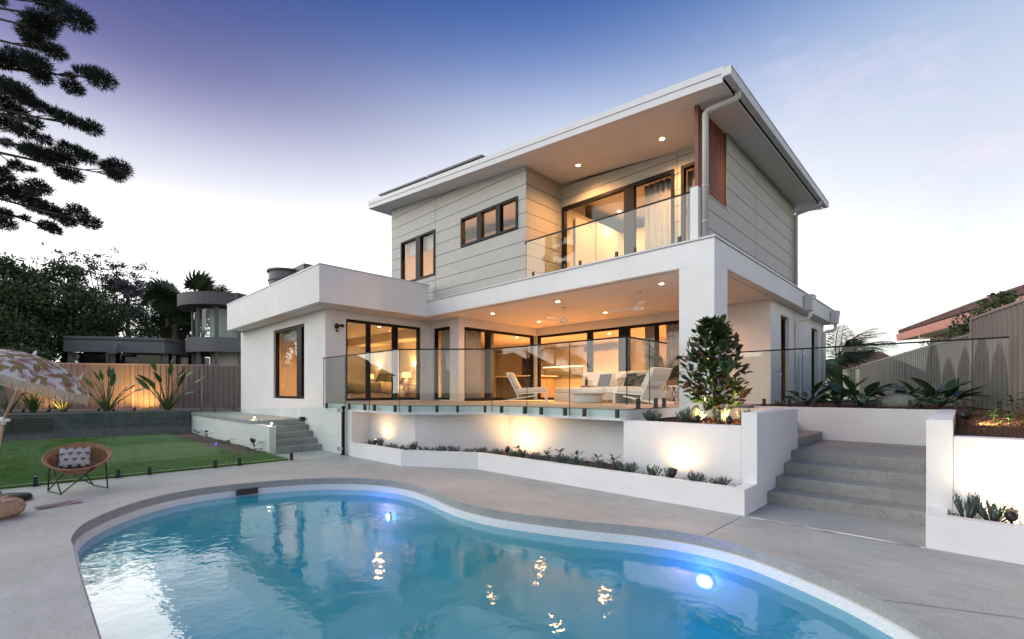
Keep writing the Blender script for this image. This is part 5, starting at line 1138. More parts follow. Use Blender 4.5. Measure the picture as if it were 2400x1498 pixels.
SL = [(871, .24, 0, 'pale lit chalkstick at the gate end of the long planter'), (893, .2, 3, 'pale lit chalkstick right beside the first recess spotlight'), (916, .2, 0, 'small dark chalkstick just past the first recess spotlight'), (936, .2, 2, 'thin chalkstick at the first bend of the planter wall'),
      (958, .2, 0, 'low wide chalkstick a little past the first planter bend'), (992, .22, 2, 'small low chalkstick, nearer of a close pair by the gate end'), (1008, .22, 2, 'small low chalkstick, further of a close pair by the gate end'), (1034, .22, 1, 'rounded chalkstick standing alone before the planter straightens'),
      (1062, .22, 1, 'spiky chalkstick where the planter wall swings out'), (1100, .24, 2, 'little chalkstick beside the bare mulch near the swing of the wall'), (1128, .22, 1, 'broad chalkstick at the start of the crowded part of the planter'), (1146, .3, 3, 'tall chalkstick behind the broad one in the crowded part'),
      (1166, .22, 1, 'bushy chalkstick before the lit middle of the planter'), (1204, .22, 1, 'chalkstick at the edge of the bright middle spotlight'), (1224, .24, 3, 'chalkstick in front of the bright middle spotlight'), (1250, .22, 1, 'chalkstick just beyond the bright middle spotlight'),
      (1270, .22, 0, 'dense chalkstick touching green leaves past the middle spotlight'), (1312, .22, 1, 'rounded chalkstick with bare mulch on both sides'), (1350, .22, 1, 'chalkstick under a leafy sprig in the middle of the mulch'), (1402, .22, 1, 'chalkstick beside a sprouting weed before the tall wall'),
      (1472, .24, 1, 'large bushy chalkstick at the corner of the tall wall'), (1447, .26, 3, 'chalkstick with green leaves beside the corner of the tall wall'), (1630, .24, 1, 'dark chalkstick under the magnolia wall, second from the planter end'), (1690, .24, 0, 'spreading chalkstick nearest the end of the long planter'),
      (1531, .24, 5, 'green fleshy plant with a thin flower stem under the magnolia wall'), (1570, .24, 3, 'brightly lit pale chalkstick beside the round spotlight')]
for px, yo, k, l in SL:
    p = on_planter(px, yo); o = link('succulent', (SM+SG)[k], None, (p.x, p.y, .27)); o.rotation_euler = (0, 0, random.random()*6); s_ = random.uniform(.75, .95); o.scale = (s_, s_, s_); props(o, l, 'succulent', GS)
WM = [leaf_mesh('leaf', .09, .05, 'banana_leaf', .3, .2, 4, .05, .003), leaf_mesh('leaf', .07, .04, 'banana_leaf', .5, .2, 4, .04, .003)]
def herb(x, y, z_, n, s_, label, cat='plant', group=None, seed=1, hh=.12, meshes=None, name='leafy_plant', el0=.6, m_st='stalk'):
    q = random.Random(seed); t = thing(name, label, cat, (x, y, z_), 0, group)
    b = B(); b.tube([(0, 0, -.02), (.005, 0, hh*.6), (.0, .01, hh)], [.008*s_, .006*s_, .003*s_], 5); b.build('stem', m_st, t, world=False)
    for k in range(n):
        o = bpy.data.objects.new('leaf', (meshes or WM)[k % len(meshes or WM)]); COL.objects.link(o); o.parent = t; orient(o, Vector((0, 0, hh*(.25+.75*k/n))), k*2.4+q.random(), el0+q.gauss(0, .3)*.8, q.gauss(0, .2)); e = s_*q.uniform(.75, 1.15); o.scale = (e, e, e)
    return t
for i, (px, yo, l) in enumerate(((1215, .34, 'leafy green plant behind the spotlight in the long planter'), (1283, .36, 'leafy green plant past the middle spotlight in the long planter'), (1313, .34, 'leafy sprig above a rounded chalkstick in the long planter'),
                                 (1352, .36, 'leafy sprig in the centre of the bare mulch of the long planter'), (1402, .3, 'upright weed with round leaves before the tall wall'), (1440, .26, 'full leafy green plant near the corner of the tall wall'))):
    p = on_planter(px, yo); herb(p.x, p.y, .27, 11, 1.15, l, group='leafy plants in the long low planter', seed=i, hh=.22)
# planter with the magnolia and the low one right of the steps
for x, y, k, sc_, l in ((-3.62, 7.0, 1, 1.0, 'dark chalkstick in the tall planter at the deck corner'), (-3.25, 7.45, 0, 1.0, 'chalkstick in the tall planter against the column'), (-3.02, 7.14, 1, 1.25, 'brightly lit chalkstick left of the magnolia trunk'), (-2.58, 7.14, 3, 1.25, 'brightly lit chalkstick on the step side of the magnolia trunk'),
                        (-2.30, 7.25, 3, 1.0, 'half lit chalkstick at the pillar end of the tall planter'), (-2.42, 7.9, 0, .9, 'small chalkstick at the back of the tall planter')):
    o = link('succulent', SM[k], None, (x, y, 1.05)); o.scale = (sc_,)*3; props(o, l, 'succulent', 'succulents around the magnolia')
for x, y, k, sc_, l in ((.03, 6.44, 3, 1.15, 'grey green chalkstick in the low planter beside the wide steps wall'), (.21, 6.50, 1, 1.2, 'glaring pale chalkstick right by the round spotlight of the low planter')):
    o = link('succulent', SM[k], None, (x, y, .27)); o.scale = (sc_,)*3; props(o, l, 'succulent', 'succulents in the low planter by the steps')
o = link('succulent', SM[2], None, (-2.75, 10.95, 1.24)); props(o, 'small spiky plant behind the glass fence beside the house wall', 'succulent')
# ---- big leaved plants behind the glass fence
BL = [leaf_mesh('leaf', .40, .17, 'big_leaf', .25, .25, 7, .26, .010), leaf_mesh('leaf', .34, .15, 'big_leaf', .5, .2, 7, .24, .009), leaf_mesh('leaf', .44, .16, 'big_leaf', .08, .3, 7, .28, .010), leaf_mesh('leaf', .24, .12, 'banana_leaf', .6, .2, 6, .14, .008)]
for i, (x, y, n, s_, l) in enumerate(((-2.35, 11.35, 9, .88, 'dark big leaved plant closest to the house wall behind the glass fence'), (-1.90, 11.8, 10, .95, 'second big leaved plant from the house wall'), (-1.45, 11.35, 12, 1.05, 'fullest big leaved plant, in front of the cream wall end'),
                                      (-.98, 12.2, 10, 1.0, 'big leaved plant standing behind the pale boulder'), (-.55, 11.7, 11, 1.0, 'big leaved plant just past the pale boulder'), (-.28, 11.4, 12, 1.02, 'big leaved plant with long pointing leaves nearest the end of the glass fence'))):
    herb(x, y, gy(x, y)+.0, int(n*1.6), s_*1.08, l, group='big leaved plants behind the glass fence', seed=20+i, hh=.10, meshes=BL, el0=.62)
b = B(); b.ball((0, 0, 0), .30, 20, (1.0, .7, .52), .07); b.v = [(v[0]-.86, v[1]+11.35, v[2]+gy(-.86, 11.35)+.10) for v in b.v]; single(b, 'boulder', 'rock', 'pale rounded boulder among the big leaved plants', 'rock', (-.86, 11.35, 1.2), smooth=True)
GM = [leaf_mesh('leaf', .13, .04, 'banana_leaf', .5, .2, 4, .05, .003), leaf_mesh('leaf', .10, .05, 'big_leaf', .4, .2, 4, .05, .003)]
for i, (x, y, n, s_, hh, l) in enumerate(((.55, 10.6, 14, 1.1, .22, 'leafy green plant at the foot of the tall tan fence, nearest the glass fence end'), (.75, 10.1, 16, 1.2, .26, 'spreading leafy green plant against the tall tan fence'), (1.0, 9.7, 14, 1.2, .22, 'leafy green plant at the fence near the picture edge'),
                                          (.30, 9.0, 16, .8, .14, 'low feathery green plant beside the glowing spotlight in the mulch'), (.42, 8.7, 14, .8, .12, 'low green plant lit yellow just beyond the spotlight'), (.62, 9.3, 14, .9, .12, 'low green plant in the middle of the mulch bed'),
                                          (.08, 9.5, 18, .8, .10, 'dark mat of ground cover behind the spotlight'), (.80, 7.6, 18, .9, .10, 'green ground cover tuft at the front of the raised bed'))):
    herb(x, y, gy(x, y), n, s_, l, group='low plants in the raised garden', seed=50+i, hh=hh, meshes=GM)
# ---- along the lawn
for i, (x, y, n, s_, l) in enumerate(((-12.9, 3.9, 6, 1.5, 'young broad leaved plant in the mulch nearest the side steps'), (-14.4, 3.75, 6, 1.1, 'small plant in the lawn mulch midway along the white wall'), (-17.0, 3.8, 6, 1.5, 'small plant towards the far end of the lawn mulch'), (-18.6, 3.85, 5, 1.3, 'small plant at the far tip of the lawn mulch'))):
    herb(x, y, .03, n, s_, l, group='young plants in the lawn mulch', seed=80+i, hh=.20, meshes=[leaf_mesh('leaf', .14, .075, 'big_leaf', .3, .2, 4, .06, .004)])
# ---- giant bird of paradise plants
PD = [leaf_mesh('leaf', .56, .16, 'banana_leaf', .22, .22, 9, .0, wave=.01), leaf_mesh('leaf', .46, .15, 'banana_leaf', .45, .25, 9, .0), leaf_mesh('leaf', .62, .17, 'banana_leaf', .05, .2, 9, .0, wave=.015)]
def strelitzia(base, n, H_, label, seed, fan=None):
    q = random.Random(seed); t = thing('bird_of_paradise_plant', label, 'plant', tuple(base), 0, 'banana-like plants by the fence')
    for k in range(n):
        s_ = (k+.5)/n*2-1; s_ += q.gauss(0, .1); a = math.atan2(CF, CS)+(0 if s_ > 0 else math.pi)+q.gauss(0, .35); lean = abs(s_)*.75+.05; L = H_*q.uniform(.5, .8)*(1-.35*abs(s_)*q.random())
        d = Vector((math.cos(a)*math.sin(lean), math.sin(a)*math.sin(lean), math.cos(lean))); p1 = d*L*.5+Vector((0, 0, .06*L)); p2 = d*L
        b = B(); b.tube([(0, 0, 0), tuple(p1), tuple(p2)], [.035, .022, .012], 6); b.build('leaf_stalk', 'stalk', t, True, False)
        o = bpy.data.objects.new('leaf', PD[k % 3]); COL.objects.link(o); o.parent = t; orient(o, p2, a, math.pi/2-lean*1.25-.05, q.gauss(0, .9)+1.1); e = H_/1.9*q.uniform(.8, 1.1); o.scale = (e, e, e)
def gpt(px, py, D_): p = at(px, py, D_); return Vector((p.x, p.y, .80))
strelitzia(gpt(250, 960, 16.4), 13, 1.8, 'banana-like plant lit from below in the centre of the tan fence', 1)
strelitzia(gpt(392, 960, 17.2), 15, 2.05, 'tall banana-like plant nearest the white bedroom wing', 2)
strelitzia(gpt(150, 960, 16.0), 7, 1.5, 'banana-like plant half hidden behind the umbrella fringe', 3)
strelitzia(gpt(20, 960, 15.6), 7, 1.5, 'banana-like plant under the umbrella at the picture edge', 4)
fx = gpt(78, 965, 15.2); q = random.Random(9); b = B()
for k in range(90):
    a = q.random()*6.283; l_ = q.uniform(.05, .5); h = q.uniform(.45, .8); p = [Vector((0, 0, 0)), Vector((math.cos(a)*l_*.45, math.sin(a)*l_*.45, h*.6)), Vector((math.cos(a)*l_, math.sin(a)*l_, h))]; b.tube([p_+fx for p_ in p], [.012, .010, .002], 3, False)
single(b, 'flax_bush', 'banana_leaf', 'spiky flax clump glowing yellow in its spotlight under the umbrella', 'bush', tuple(fx))
for i, (px, D_, pw, l) in enumerate(((78, 14.9, 26, 'spotlight under the glowing flax clump'), (20, 15.8, 22, 'spotlight washing the tan fence under the umbrella'), (205, 16.3, 24, 'spotlight between flax and central banana-like plant'), (292, 16.7, 60, 'spotlight making the widest orange glow on the tan fence'), (240, 16.1, 12, 'small spotlight at the foot of the central banana-like plant'))):
    p = gpt(px, 960, D_)+Vector((-.55, .34, 0)); up_ = Vector((p.x, p.y, 1.7))+Vector((-.6, .36, 0)); pw *= 1.5; uplight(p.x, p.y, .80, up_, pw, l, 120, (1, .50, .14), 'spotlights in the fence garden')
for i, px in enumerate((118, 345, 470, 505, 540)):
    p = gpt(px, 960, 16.2+i*.3); herb(p.x, p.y, .80, 12, 1.5, ['low dark plant beside the flax clump', 'low dark plant beside the widest orange glow', 'low creeping plant near the corner of the wing', 'low creeping plant by the fence next to the wing', 'lowest creeping plant touching the white wing'][i], group='low plants in the fence garden', seed=100+i, hh=.14, meshes=GM)
# ---- palms
def frond_mesh(name, L, n, wl, arch, m='palm_leaf', stalk=.15, leaf=.4, seed=0):
    q = random.Random(seed); b = B(); P = []
    for i in range(11):
        t = i/10; P.append(Vector((L*t*(1-.12*arch*t), 0, L*(.30*t*(1-t)*1.2)-arch*L*t*t*.55)))
    b.tube(P, [.012*L*(1-.8*i/10)+.002 for i in range(11)], 4, False)
    for k in range(n):
        t = stalk+(1-stalk)*(k+.5)/n; i = min(9, int(t*10)); c_ = P[i].lerp(P[i+1], t*10-i); d = (P[i+1]-P[i]).normalized(); l_ = leaf*L*math.sin(math.pi*min(.97, .15+.85*t))**.6
        for s_ in (-1, 1):
            e = (d*.55+Vector((0, s_, 0))*.85+Vector((0, 0, -.18+q.gauss(0, .12)))).normalized(); w_ = d*wl*L*.5
            b.add([c_-w_*.5, c_+w_*.5, c_+e*l_*.6+w_*.5+Vector((0, 0, -.02*L)), c_+e*l_+Vector((0, 0, -.09*L)), c_+e*l_*.6-w_*.5+Vector((0, 0, -.02*L))], [(0, 1, 2, 3, 4)])
    return b.mesh(name, m)
def palm(name, label, base, h, fm, n, s_, tr=.13, el=(-.4, 1.3), group=None, seed=0, m='bark', cat='palm tree'):
    q = random.Random(seed); t = thing(name, label, cat, tuple(base), q.random()*6, group)
    if h > .05: b = B(); b.tube([(0, 0, -.1), (.03, .02, h*.5), (0, 0, h)], [tr, tr*.8, tr*.75], 9); b.build('trunk', m, t, True, False)
    for k in range(n):
        o = bpy.data.objects.new('frond', fm[k % len(fm)]); COL.objects.link(o); o.parent = t; e = el[0]+(el[1]-el[0])*((k*.618) % 1); orient(o, Vector((0, 0, h)), k*2.4+q.gauss(0, .2), e, q.gauss(0, .2)); z_ = s_*q.uniform(.85, 1.1); o.scale = (z_,)*3
    return t
FR = [frond_mesh('frond', 1, 30, .022, .55, seed=1), frond_mesh('frond', 1, 30, .022, .85, seed=2)]
FRt = [frond_mesh('frond', 1, 34, .014, .45, leaf=.34, seed=3), frond_mesh('frond', 1, 34, .014, .8, leaf=.34, seed=4)]
def flat_at(px, D_, z_=0): p = at(px, 918, D_); return Vector((p.x, p.y, z_))
pp = palm('potted_palm', 'feathery potted palm on the patio beside the corner column', flat_at(1558, 11.9, ZD), .42, FRt, 13, 1.2, .035, (.35, 1.45), seed=5, m='stalk', cat='potted palm')
b = B(); b.lathe([(.12, 0), (.17, .28), (.16, .30), (.14, .26)], 20, tuple(total(pp))); b.v = [v for v in b.v]; b.build('pot', 'white_paint', pp)
palm('phoenix_palm', 'arching date palm beyond the garden next to the house corner', flat_at(1962, 21.5, 0), 2.75, FR, 26, 2.3, .28, (-.5, 1.3), seed=6)
palm('small_palm', 'small bushy palm top showing over the far end of the lower fence', flat_at(2110, 31, 0), 2.9, FR, 12, 1.0, .12, (-.2, 1.2), seed=7)
# fan palms behind the neighbour's grey house
FF = []
for sd in (1, 2):
    q = random.Random(sd); b = B(); b.tube([(0, 0, 0), (.35, 0, .06), (.55, 0, .02)], .018, 4, False)
    for k in range(34):
        a = -1.9+3.8*k/33; L = .62*(1-.12*abs(a)); d = Vector((math.cos(a), math.sin(a), .12*math.cos(k*2.1))); c_ = Vector((.53, 0, .02)); n_ = Vector((-d.y, d.x, 0))*.030; b.add([c_, c_+d*L*.6+n_, c_+d*L+Vector((0, 0, -.1)), c_+d*L*.6-n_], [(0, 1, 2, 3)])
    FF.append(b.mesh('frond', 'palm_leaf'))
for i, (px, py, D_, s_, n) in enumerate(((395, 725, 34, 2.2, 22), (455, 712, 36, 2.3, 24), (498, 722, 35, 2.0, 18), (410, 760, 33, 2.0, 18), (300, 705, 40, 2.2, 18))):
    p = at(px, py, D_); palm('fan_palm', ['silvery fan palm furthest from the grey turret', 'highest fan palm above the grey turret roof', 'fan palm partly behind the grey turret roof', 'lower fan palm leaning beside the turret', 'slim fan palm among the jacaranda branches'][i], (p.x, p.y, 0), p.z, FF, n, s_, .2, (-.5, 1.45), 'fan palms behind the grey house', seed=30+i)
# ================================================================== TREES
def tree(name, label, base, blobs, per, size, m, trunk, aspect=.55, limbs=True, mt='bark_dark', group=None, droop=0., tr=.3):
    t = thing(name, label, 'tree', tuple(base), 0, group); bx = Vector(base)
    b = B(); b.tube([bx-Vector((0, 0, .2)), bx+(Vector(trunk)-bx)*.5+Vector((.2, .1, 0)), Vector(trunk)], [tr, tr*.75, tr*.45], 8)
    if limbs:
        for c_ in blobs[::4]:
            e = Vector(c_[:3]); s_ = bx.lerp(Vector(trunk), random.uniform(.55, 1)); mdl = s_.lerp(e, .5)+Vector((0, 0, .12*(e-s_).length)); b.tube([s_, mdl, e], [tr*.32, tr*.2, tr*.06], 5, False)
    b.build('trunk', mt, t, True)
    C_ = in_clumps(blobs, per)-np.array(bx); V, F = leaves(C_, size, aspect, droop=droop); props(link('crown', fast_mesh('crown', V, F, m), t), kind='stuff')
    return t
def blob(px, py, D_, r_, rz=None): p = at(px, py, D_); return (p.x, p.y, p.z, r_, rz or r_)
def sub_blobs(bl, k=6, f=.48):
    "break each mass into smaller clumps so the outline is ragged"
    out = []
    for x, y, z_, r_, rz in bl:
        for _ in range(k):
            d = RNG.normal(size=3); d /= np.linalg.norm(d); e = r_*f*(.7+.6*RNG.random()); out.append((x+d[0]*(r_-e*.7), y+d[1]*(r_-e*.7), z_+d[2]*(rz-e*.7), e, e*.75))
    return out
def big(name, label, px, D_, masses, per, size, m, k=7, **kw):
    base = flat_at(px, D_); bl = [blob(a, b_, D_+random.uniform(-1.2, 1.2), r_) for a, b_, r_ in masses]; top_ = max(bl, key=lambda q: q[2]); tree(name, label, base, sub_blobs(bl, k), per, size, m, (base.x*.5+top_[0]*.5, base.y*.5+top_[1]*.5, top_[2]*.75), **kw)
big('garden_tree', 'dense dark tree mass at the picture edge above the umbrella', 20, 27, [(10, 700, 2.6), (60, 760, 2.8), (-60, 760, 3.0), (20, 820, 2.6), (-10, 640, 1.5), (60, 690, 1.6)], 420, .19, 'leaf_dark')
big('garden_tree', 'rounded dark green tree between the edge trees and the jacaranda', 150, 29, [(130, 690, 2.2), (175, 740, 2.5), (105, 770, 2.6), (200, 790, 2.2), (150, 650, 1.0), (110, 700, 1.8)], 420, .19, 'leaf_dark')
big('garden_tree', 'brighter green bushy tree just behind the grey roof fascia', 222, 31, [(222, 760, 1.5), (200, 800, 1.8), (255, 800, 1.1)], 420, .15, 'leaf_mid')
big('garden_tree', 'dark tree standing behind the grey turret and fan palms', 420, 38, [(400, 770, 2.8), (470, 770, 2.6), (440, 735, 1.8)], 300, .20, 'leaf_dark')
big('garden_tree', 'thin gum tree with sparse foliage behind the low grey roof', 320, 36, [(300, 770, 2.0), (340, 760, 1.6), (285, 730, 1.0), (320, 800, 1.8)], 190, .15, 'leaf_mid')
big('garden_tree', 'low dark hedge tree at the far edge over the tan fence', -60, 22, [(-80, 800, 2.6), (-20, 860, 2.0), (60, 850, 1.2)], 400, .17, 'leaf_dark')
# tall spindly conifer top
p = at(95, 620, 30); big('garden_tree', 'spindly layered tree top rising over the dark trees', 95, 30, [(95, 612, .8), (60, 625, .5), (120, 630, .5), (90, 650, .6)], 160, .14, 'needle', k=5)
# jacaranda: open branching, blossom clusters
def jacaranda():
    D_ = 32; base = flat_at(250, D_); t = thing('jacaranda_tree', 'open branched jacaranda with small mauve blossom clusters against the sky', 'tree', tuple(base)); q = random.Random(4); b = B(); cl = []
    fork = at(250, 800, D_)
    b.tube([base, fork], [.25, .2], 7)
    tips = [(150, 600), (175, 608), (200, 598), (215, 612), (235, 600), (260, 620), (285, 618), (305, 640), (325, 650), (345, 665), (350, 690), (330, 700), (165, 640), (190, 640), (240, 650), (280, 670), (310, 690), (225, 680), (200, 690), (180, 700), (340, 735), (265, 720), (300, 735)]
    for i, (px, py) in enumerate(tips):
        e = at(px, py, D_+q.uniform(-1.8, 1.8)); k1 = at(250+(px-250)*.35, 800-(800-py)*.38, D_+q.uniform(-.5, .5)); k2 = k1.lerp(e, .55)+Vector((q.gauss(0, .2), q.gauss(0, .2), q.uniform(0, .4)))
        b.tube([fork, k1, k2, e], [.07, .045, .025, .01], 5, False)
        for j in range(7):
            s_ = k2.lerp(e, q.random()*1.1); e2 = s_+Vector((q.gauss(0, .6), q.gauss(0, .6), q.uniform(-.1, .6))); b.tube([s_, e2], [.016, .005], 3, False); cl.append((e2.x, e2.y, e2.z, q.uniform(.18, .40), .18))
        cl.append((e.x, e.y, e.z, .3, .2))
    b.build('trunk', 'bark_dark', t, True)
    C_ = in_clumps(cl, 330)-np.array(base); V, F = leaves(C_, .12, .8); props(link('blossom', fast_mesh('blossom', V, F, 'blossom'), t), kind='stuff')
jacaranda()
# big pine hanging into the picture: long branches with tufted ends
def pine():
    q = random.Random(8); D0 = 9.0; base = flat_at(-330, D0); t = thing('hoop_pine', 'tall dark pine whose tufted branches hang into the picture against the sky', 'tree', tuple(base)); b = B()
    b.tube([base-Vector((0, 0, .2)), Vector((base.x, base.y, 6)), Vector((base.x, base.y, 13))], [.32, .26, .14], 10); b.build('trunk', 'bark_dark', t, True)
    BR = [(-80, [(20, 35, 0, 0), (60, 40, 8, 1), (100, 50, 24, 1), (135, 45, 12, 1), (182, 45, 26, 1)]), (-60, [(10, 70, 0, 0), (70, 75, 22, 1), (95, 65, 24, 1)]), (-20, [(10, 82, 0, 0), (80, 98, 20, 1), (130, 122, 19, 1)]),
          (-100, [(110, 5, 22, 1), (140, 12, 16, 1), (0, 0, 10, 1)]), (60, [(5, 145, 18, 1), (45, 140, 26, 1), (85, 150, 24, 1), (95, 180, 17, 1), (165, 178, 5, 1), (170, 205, 19, 1), (185, 165, 8, 1), (235, 185, 24, 1), (215, 170, 12, 1)]),
          (110, [(10, 200, 24, 1), (40, 215, 24, 1), (65, 235, 16, 1), (95, 250, 14, 1), (130, 265, 14, 1), (155, 278, 16, 1), (185, 290, 14, 1), (215, 300, 18, 1)]), (150, [(5, 240, 22, 1), (40, 265, 20, 1), (20, 290, 24, 1), (60, 310, 16, 1), (85, 290, 10, 1)]),
          (200, [(15, 335, 10, 0), (55, 350, 10, 1), (80, 355, 20, 1), (110, 370, 22, 1), (140, 360, 14, 1), (105, 328, 12, 1), (160, 375, 16, 1), (180, 355, 14, 1), (205, 370, 16, 1), (150, 340, 9, 1)]),
          (230, [(10, 400, 8, 0), (40, 390, 14, 1), (75, 398, 4, 0), (150, 405, 14, 1), (170, 412, 18, 1), (240, 410, 0, 0), (250, 390, 12, 1), (275, 395, 24, 1), (272, 412, 14, 1)]),
          (290, [(5, 420, 22, 1), (15, 455, 20, 1), (55, 455, 24, 1), (90, 440, 20, 1), (80, 480, 20, 1), (110, 490, 20, 1), (140, 505, 16, 1), (180, 495, 18, 1), (160, 520, 14, 1), (212, 522, 17, 1)]),
          (330, [(5, 500, 16, 1), (15, 525, 16, 1), (60, 512, 6, 0), (110, 530, 14, 1), (130, 540, 10, 1)])]
    W_, I_ = [], []; cnt = 0
    for zi, pts in BR:
        start = at(-330, zi, D0); P = [start]+[at(px, py, D0+q.uniform(-.35, .35)) for px, py, r_, f_ in pts]
        far = max(range(1, len(P)), key=lambda i: pts[i-1][0]); main = sorted(P[1:], key=lambda v: (v-start).length); mid_ = start.lerp(main[-1], .5)
        bb = B(); c1 = at(-60, zi*.35+(pts[far-1][1])*.65+8, D0); bb.tube([start, c1, c1.lerp(main[-1], .55)+Vector((0, 0, -.02)), main[-1]], [.05, .028, .018, .006], 6, False)
        for v, (px, py, r_, f_) in zip(P[1:], pts):
            if r_ > 0: s_ = c1.lerp(main[-1], max(0, min(.9, (px+60-45)/(pts[far-1][0]+60.)))); bb.tube([s_, s_.lerp(v, .6)+Vector((0, 0, -.03)), v], [.012, .009, .005], 4, False)
        bb.build('branch', 'bark_dark', t, True)
        for v, (px, py, r_, f_) in zip(P[1:], pts):
            if r_ == 0: continue
            rw = r_*D0/1088.5*1.0; n = int(120+3600*rw*rw*9)
            # tuft: short curved twigs radiating, each thick with needles
            d = RNG.normal(size=(n, 3)); d /= np.linalg.norm(d, axis=1)[:, None]; d[:, 2] = d[:, 2]*.8; k_ = RNG.random(n)**.5
            c_ = np.array(v)+d*(rw*k_)[:, None]*np.array([1.15, 1.15, .95]); e = d*1.0+RNG.normal(size=(n, 3))*.45; e[:, 2] += .25; e /= np.linalg.norm(e, axis=1)[:, None]
            L = (.045+.05*RNG.random(n))[:, None]; sd = np.cross(e, RNG.normal(size=(n, 3))); sd /= np.linalg.norm(sd, axis=1)[:, None]; w_ = .0065
            Vq = np.stack([c_-sd*w_, c_+sd*w_, c_+e*L+sd*w_*.4, c_+e*L-sd*w_*.4], 1).reshape(-1, 3); W_.append(Vq); cnt += n
    V = np.concatenate(W_)-np.array(base); props(link('needles', fast_mesh('needles', V, np.arange(len(V)).reshape(-1, 4), 'needle'), t), kind='stuff')
pine()
# ================================================================== NEIGHBOURING HOUSES
def arc(cx, cy_, r_, a0, a1, n=24): return [(cx+r_*math.cos(a0+(a1-a0)*i/n), cy_+r_*math.sin(a0+(a1-a0)*i/n)) for i in range(n+1)]
def zat(py, D_): return 1.55+(918-py)/1088.5*D_
nh = thing('neighbour_house', 'modern grey neighbouring house with curved turret and flat fascias', 'house', tuple(flat_at(350, 28)))
pa, pb, pc, pd = flat_at(148, 26), flat_at(250, 26.3), flat_at(386, 27.2), flat_at(470, 30.0)
back = Vector((-10, 4, 0)); zt0, zb0 = zat(787, 26), zat(824, 26)
def band(name, pts, z0, z1, th, m, par): b = B(); wall_run(b, [tuple(p[:2]) for p in pts], th, z0, z1); return b.build(name, m, par)
band('fascia', [pa, pb, pc, pd], zb0, zt0, .3, 'neighbour_grey', nh)
b = B(); b.prism([tuple(p[:2]) for p in (pa, pb, pc, pd)]+[tuple((pd+back)[:2]), tuple((pa+back)[:2])], zt0-.25, zt0-.12); b.build('flat_roof', 'neighbour_grey', nh)
i_ = Vector((-.35, .33, 0)); band('window_band', [pa+i_*2, pb+i_*2, pc+i_*2, pd+i_*2], .8, zb0, .05, 'black_glass', nh)
for px, D_ in ((157, 26.4), (252, 26.7), (378, 27.5), (452, 29.5)): p = flat_at(px, D_)+i_*.6; b = B(); b.box(p.x-.16, p.x+.16, p.y-.16, p.y+.16, .8, zb0); b.build('column', 'neighbour_grey', nh)
p0 = at(272, 806, 26.2); p1 = at(272, 827, 26.2); p2 = at(253, 829, 26.3); p3 = at(253, 870, 26.3); pipe([p0, p1, p2, p3], .10, 'neighbour_grey', 'downpipe', nh)
b = B(); b.ball(tuple(at(182, 836, 27.2)), .42, 14, (1, 1, .6)); b.build('dish', 'white_plastic', nh, True)
# turret
c2 = flat_at(540, 29.5); rT = 2.75; z1, z2, z3, z4 = zat(825, 29.5), zat(791, 29.5), zat(745, 29.5)+.8, zat(688, 29.5)
def ringband(name, c_, r_, th, z0, z1_, m, a0=math.pi*0, a1=math.pi*2, n=48):
    A = arc(c_.x, c_.y, r_, a0, a1, n); I_ = arc(c_.x, c_.y, r_-th, a0, a1, n); b = B()
    for i in range(n): b.hexa([(*A[i], z0), (*A[i+1], z0), (*I_[i+1], z0), (*I_[i], z0), (*A[i], z1_), (*A[i+1], z1_), (*I_[i+1], z1_), (*I_[i], z1_)])
    return b.build(name, m, nh)
zl1, zl0 = zat(791, 27.5), zat(825, 27.5); zu1, zu0 = zat(687, 27.3), zat(716, 27.3)
ringband('fascia', c2, 2.35, .3, zl0, zl1, 'neighbour_grey'); ringband('fascia', c2, 2.75, .4, zu0, zu1, 'neighbour_dark')
b = B(); b.prism(arc(c2.x, c2.y, 2.6, 0, 6.2831*47/48, 47), zu0+.05, zu0+.12); b.prism(arc(c2.x, c2.y, 2.2, 0, 6.2831*47/48, 47), zl1-.12, zl1-.05); b.build('turret_floor', 'neighbour_dark', nh)
for k in range(10):
    a0 = 2*math.pi*k/10; A = arc(c2.x, c2.y, 1.95, a0+.03, a0+.60, 4); b = B()
    for i in range(4): b.slab(A[i], A[i+1], .012, zl1+.02, zu0)
    b.build('turret_glass', 'glass_smoke', nh); b = B(); q_ = arc(c2.x, c2.y, 1.95, a0, a0, 1)[0]; b.box(q_[0]-.09, q_[0]+.09, q_[1]-.09, q_[1]+.09, .8, zu0); b.build('mullion', 'neighbour_grey', nh)
b = B(); b.prism(arc(c2.x, c2.y, 1.1, 0, 6.2831*19/20, 19), .8, zu0); b.build('core_wall', 'curtain', nh)
# roof links running behind the white wing
b = B(); wall_run(b, [tuple(flat_at(556, 27.2)[:2]), tuple(flat_at(600, 28.6)[:2]), tuple(flat_at(700, 31)[:2])], .4, zu0, zu1+.02); b.build('fascia', 'neighbour_dark', nh)
c3 = flat_at(672, 30); zc = zat(628, 29); ringband('lantern', c3, 1.05, .1, zu0, zc-.12, 'neighbour_grey'); ringband('lantern', c3, 1.16, .2, zc-.12, zc, 'neighbour_dark'); ringband('lantern', c3, 1.10, .1, zat(655, 29), zat(653, 29)+.04, 'neighbour_dark')
b = B(); p = flat_at(702, 30.3); b.box(p.x-.1, p.x+2.2, p.y-.6, p.y+2, zu0, zc+.12); b.build('lantern_box', 'neighbour_dark', nh)
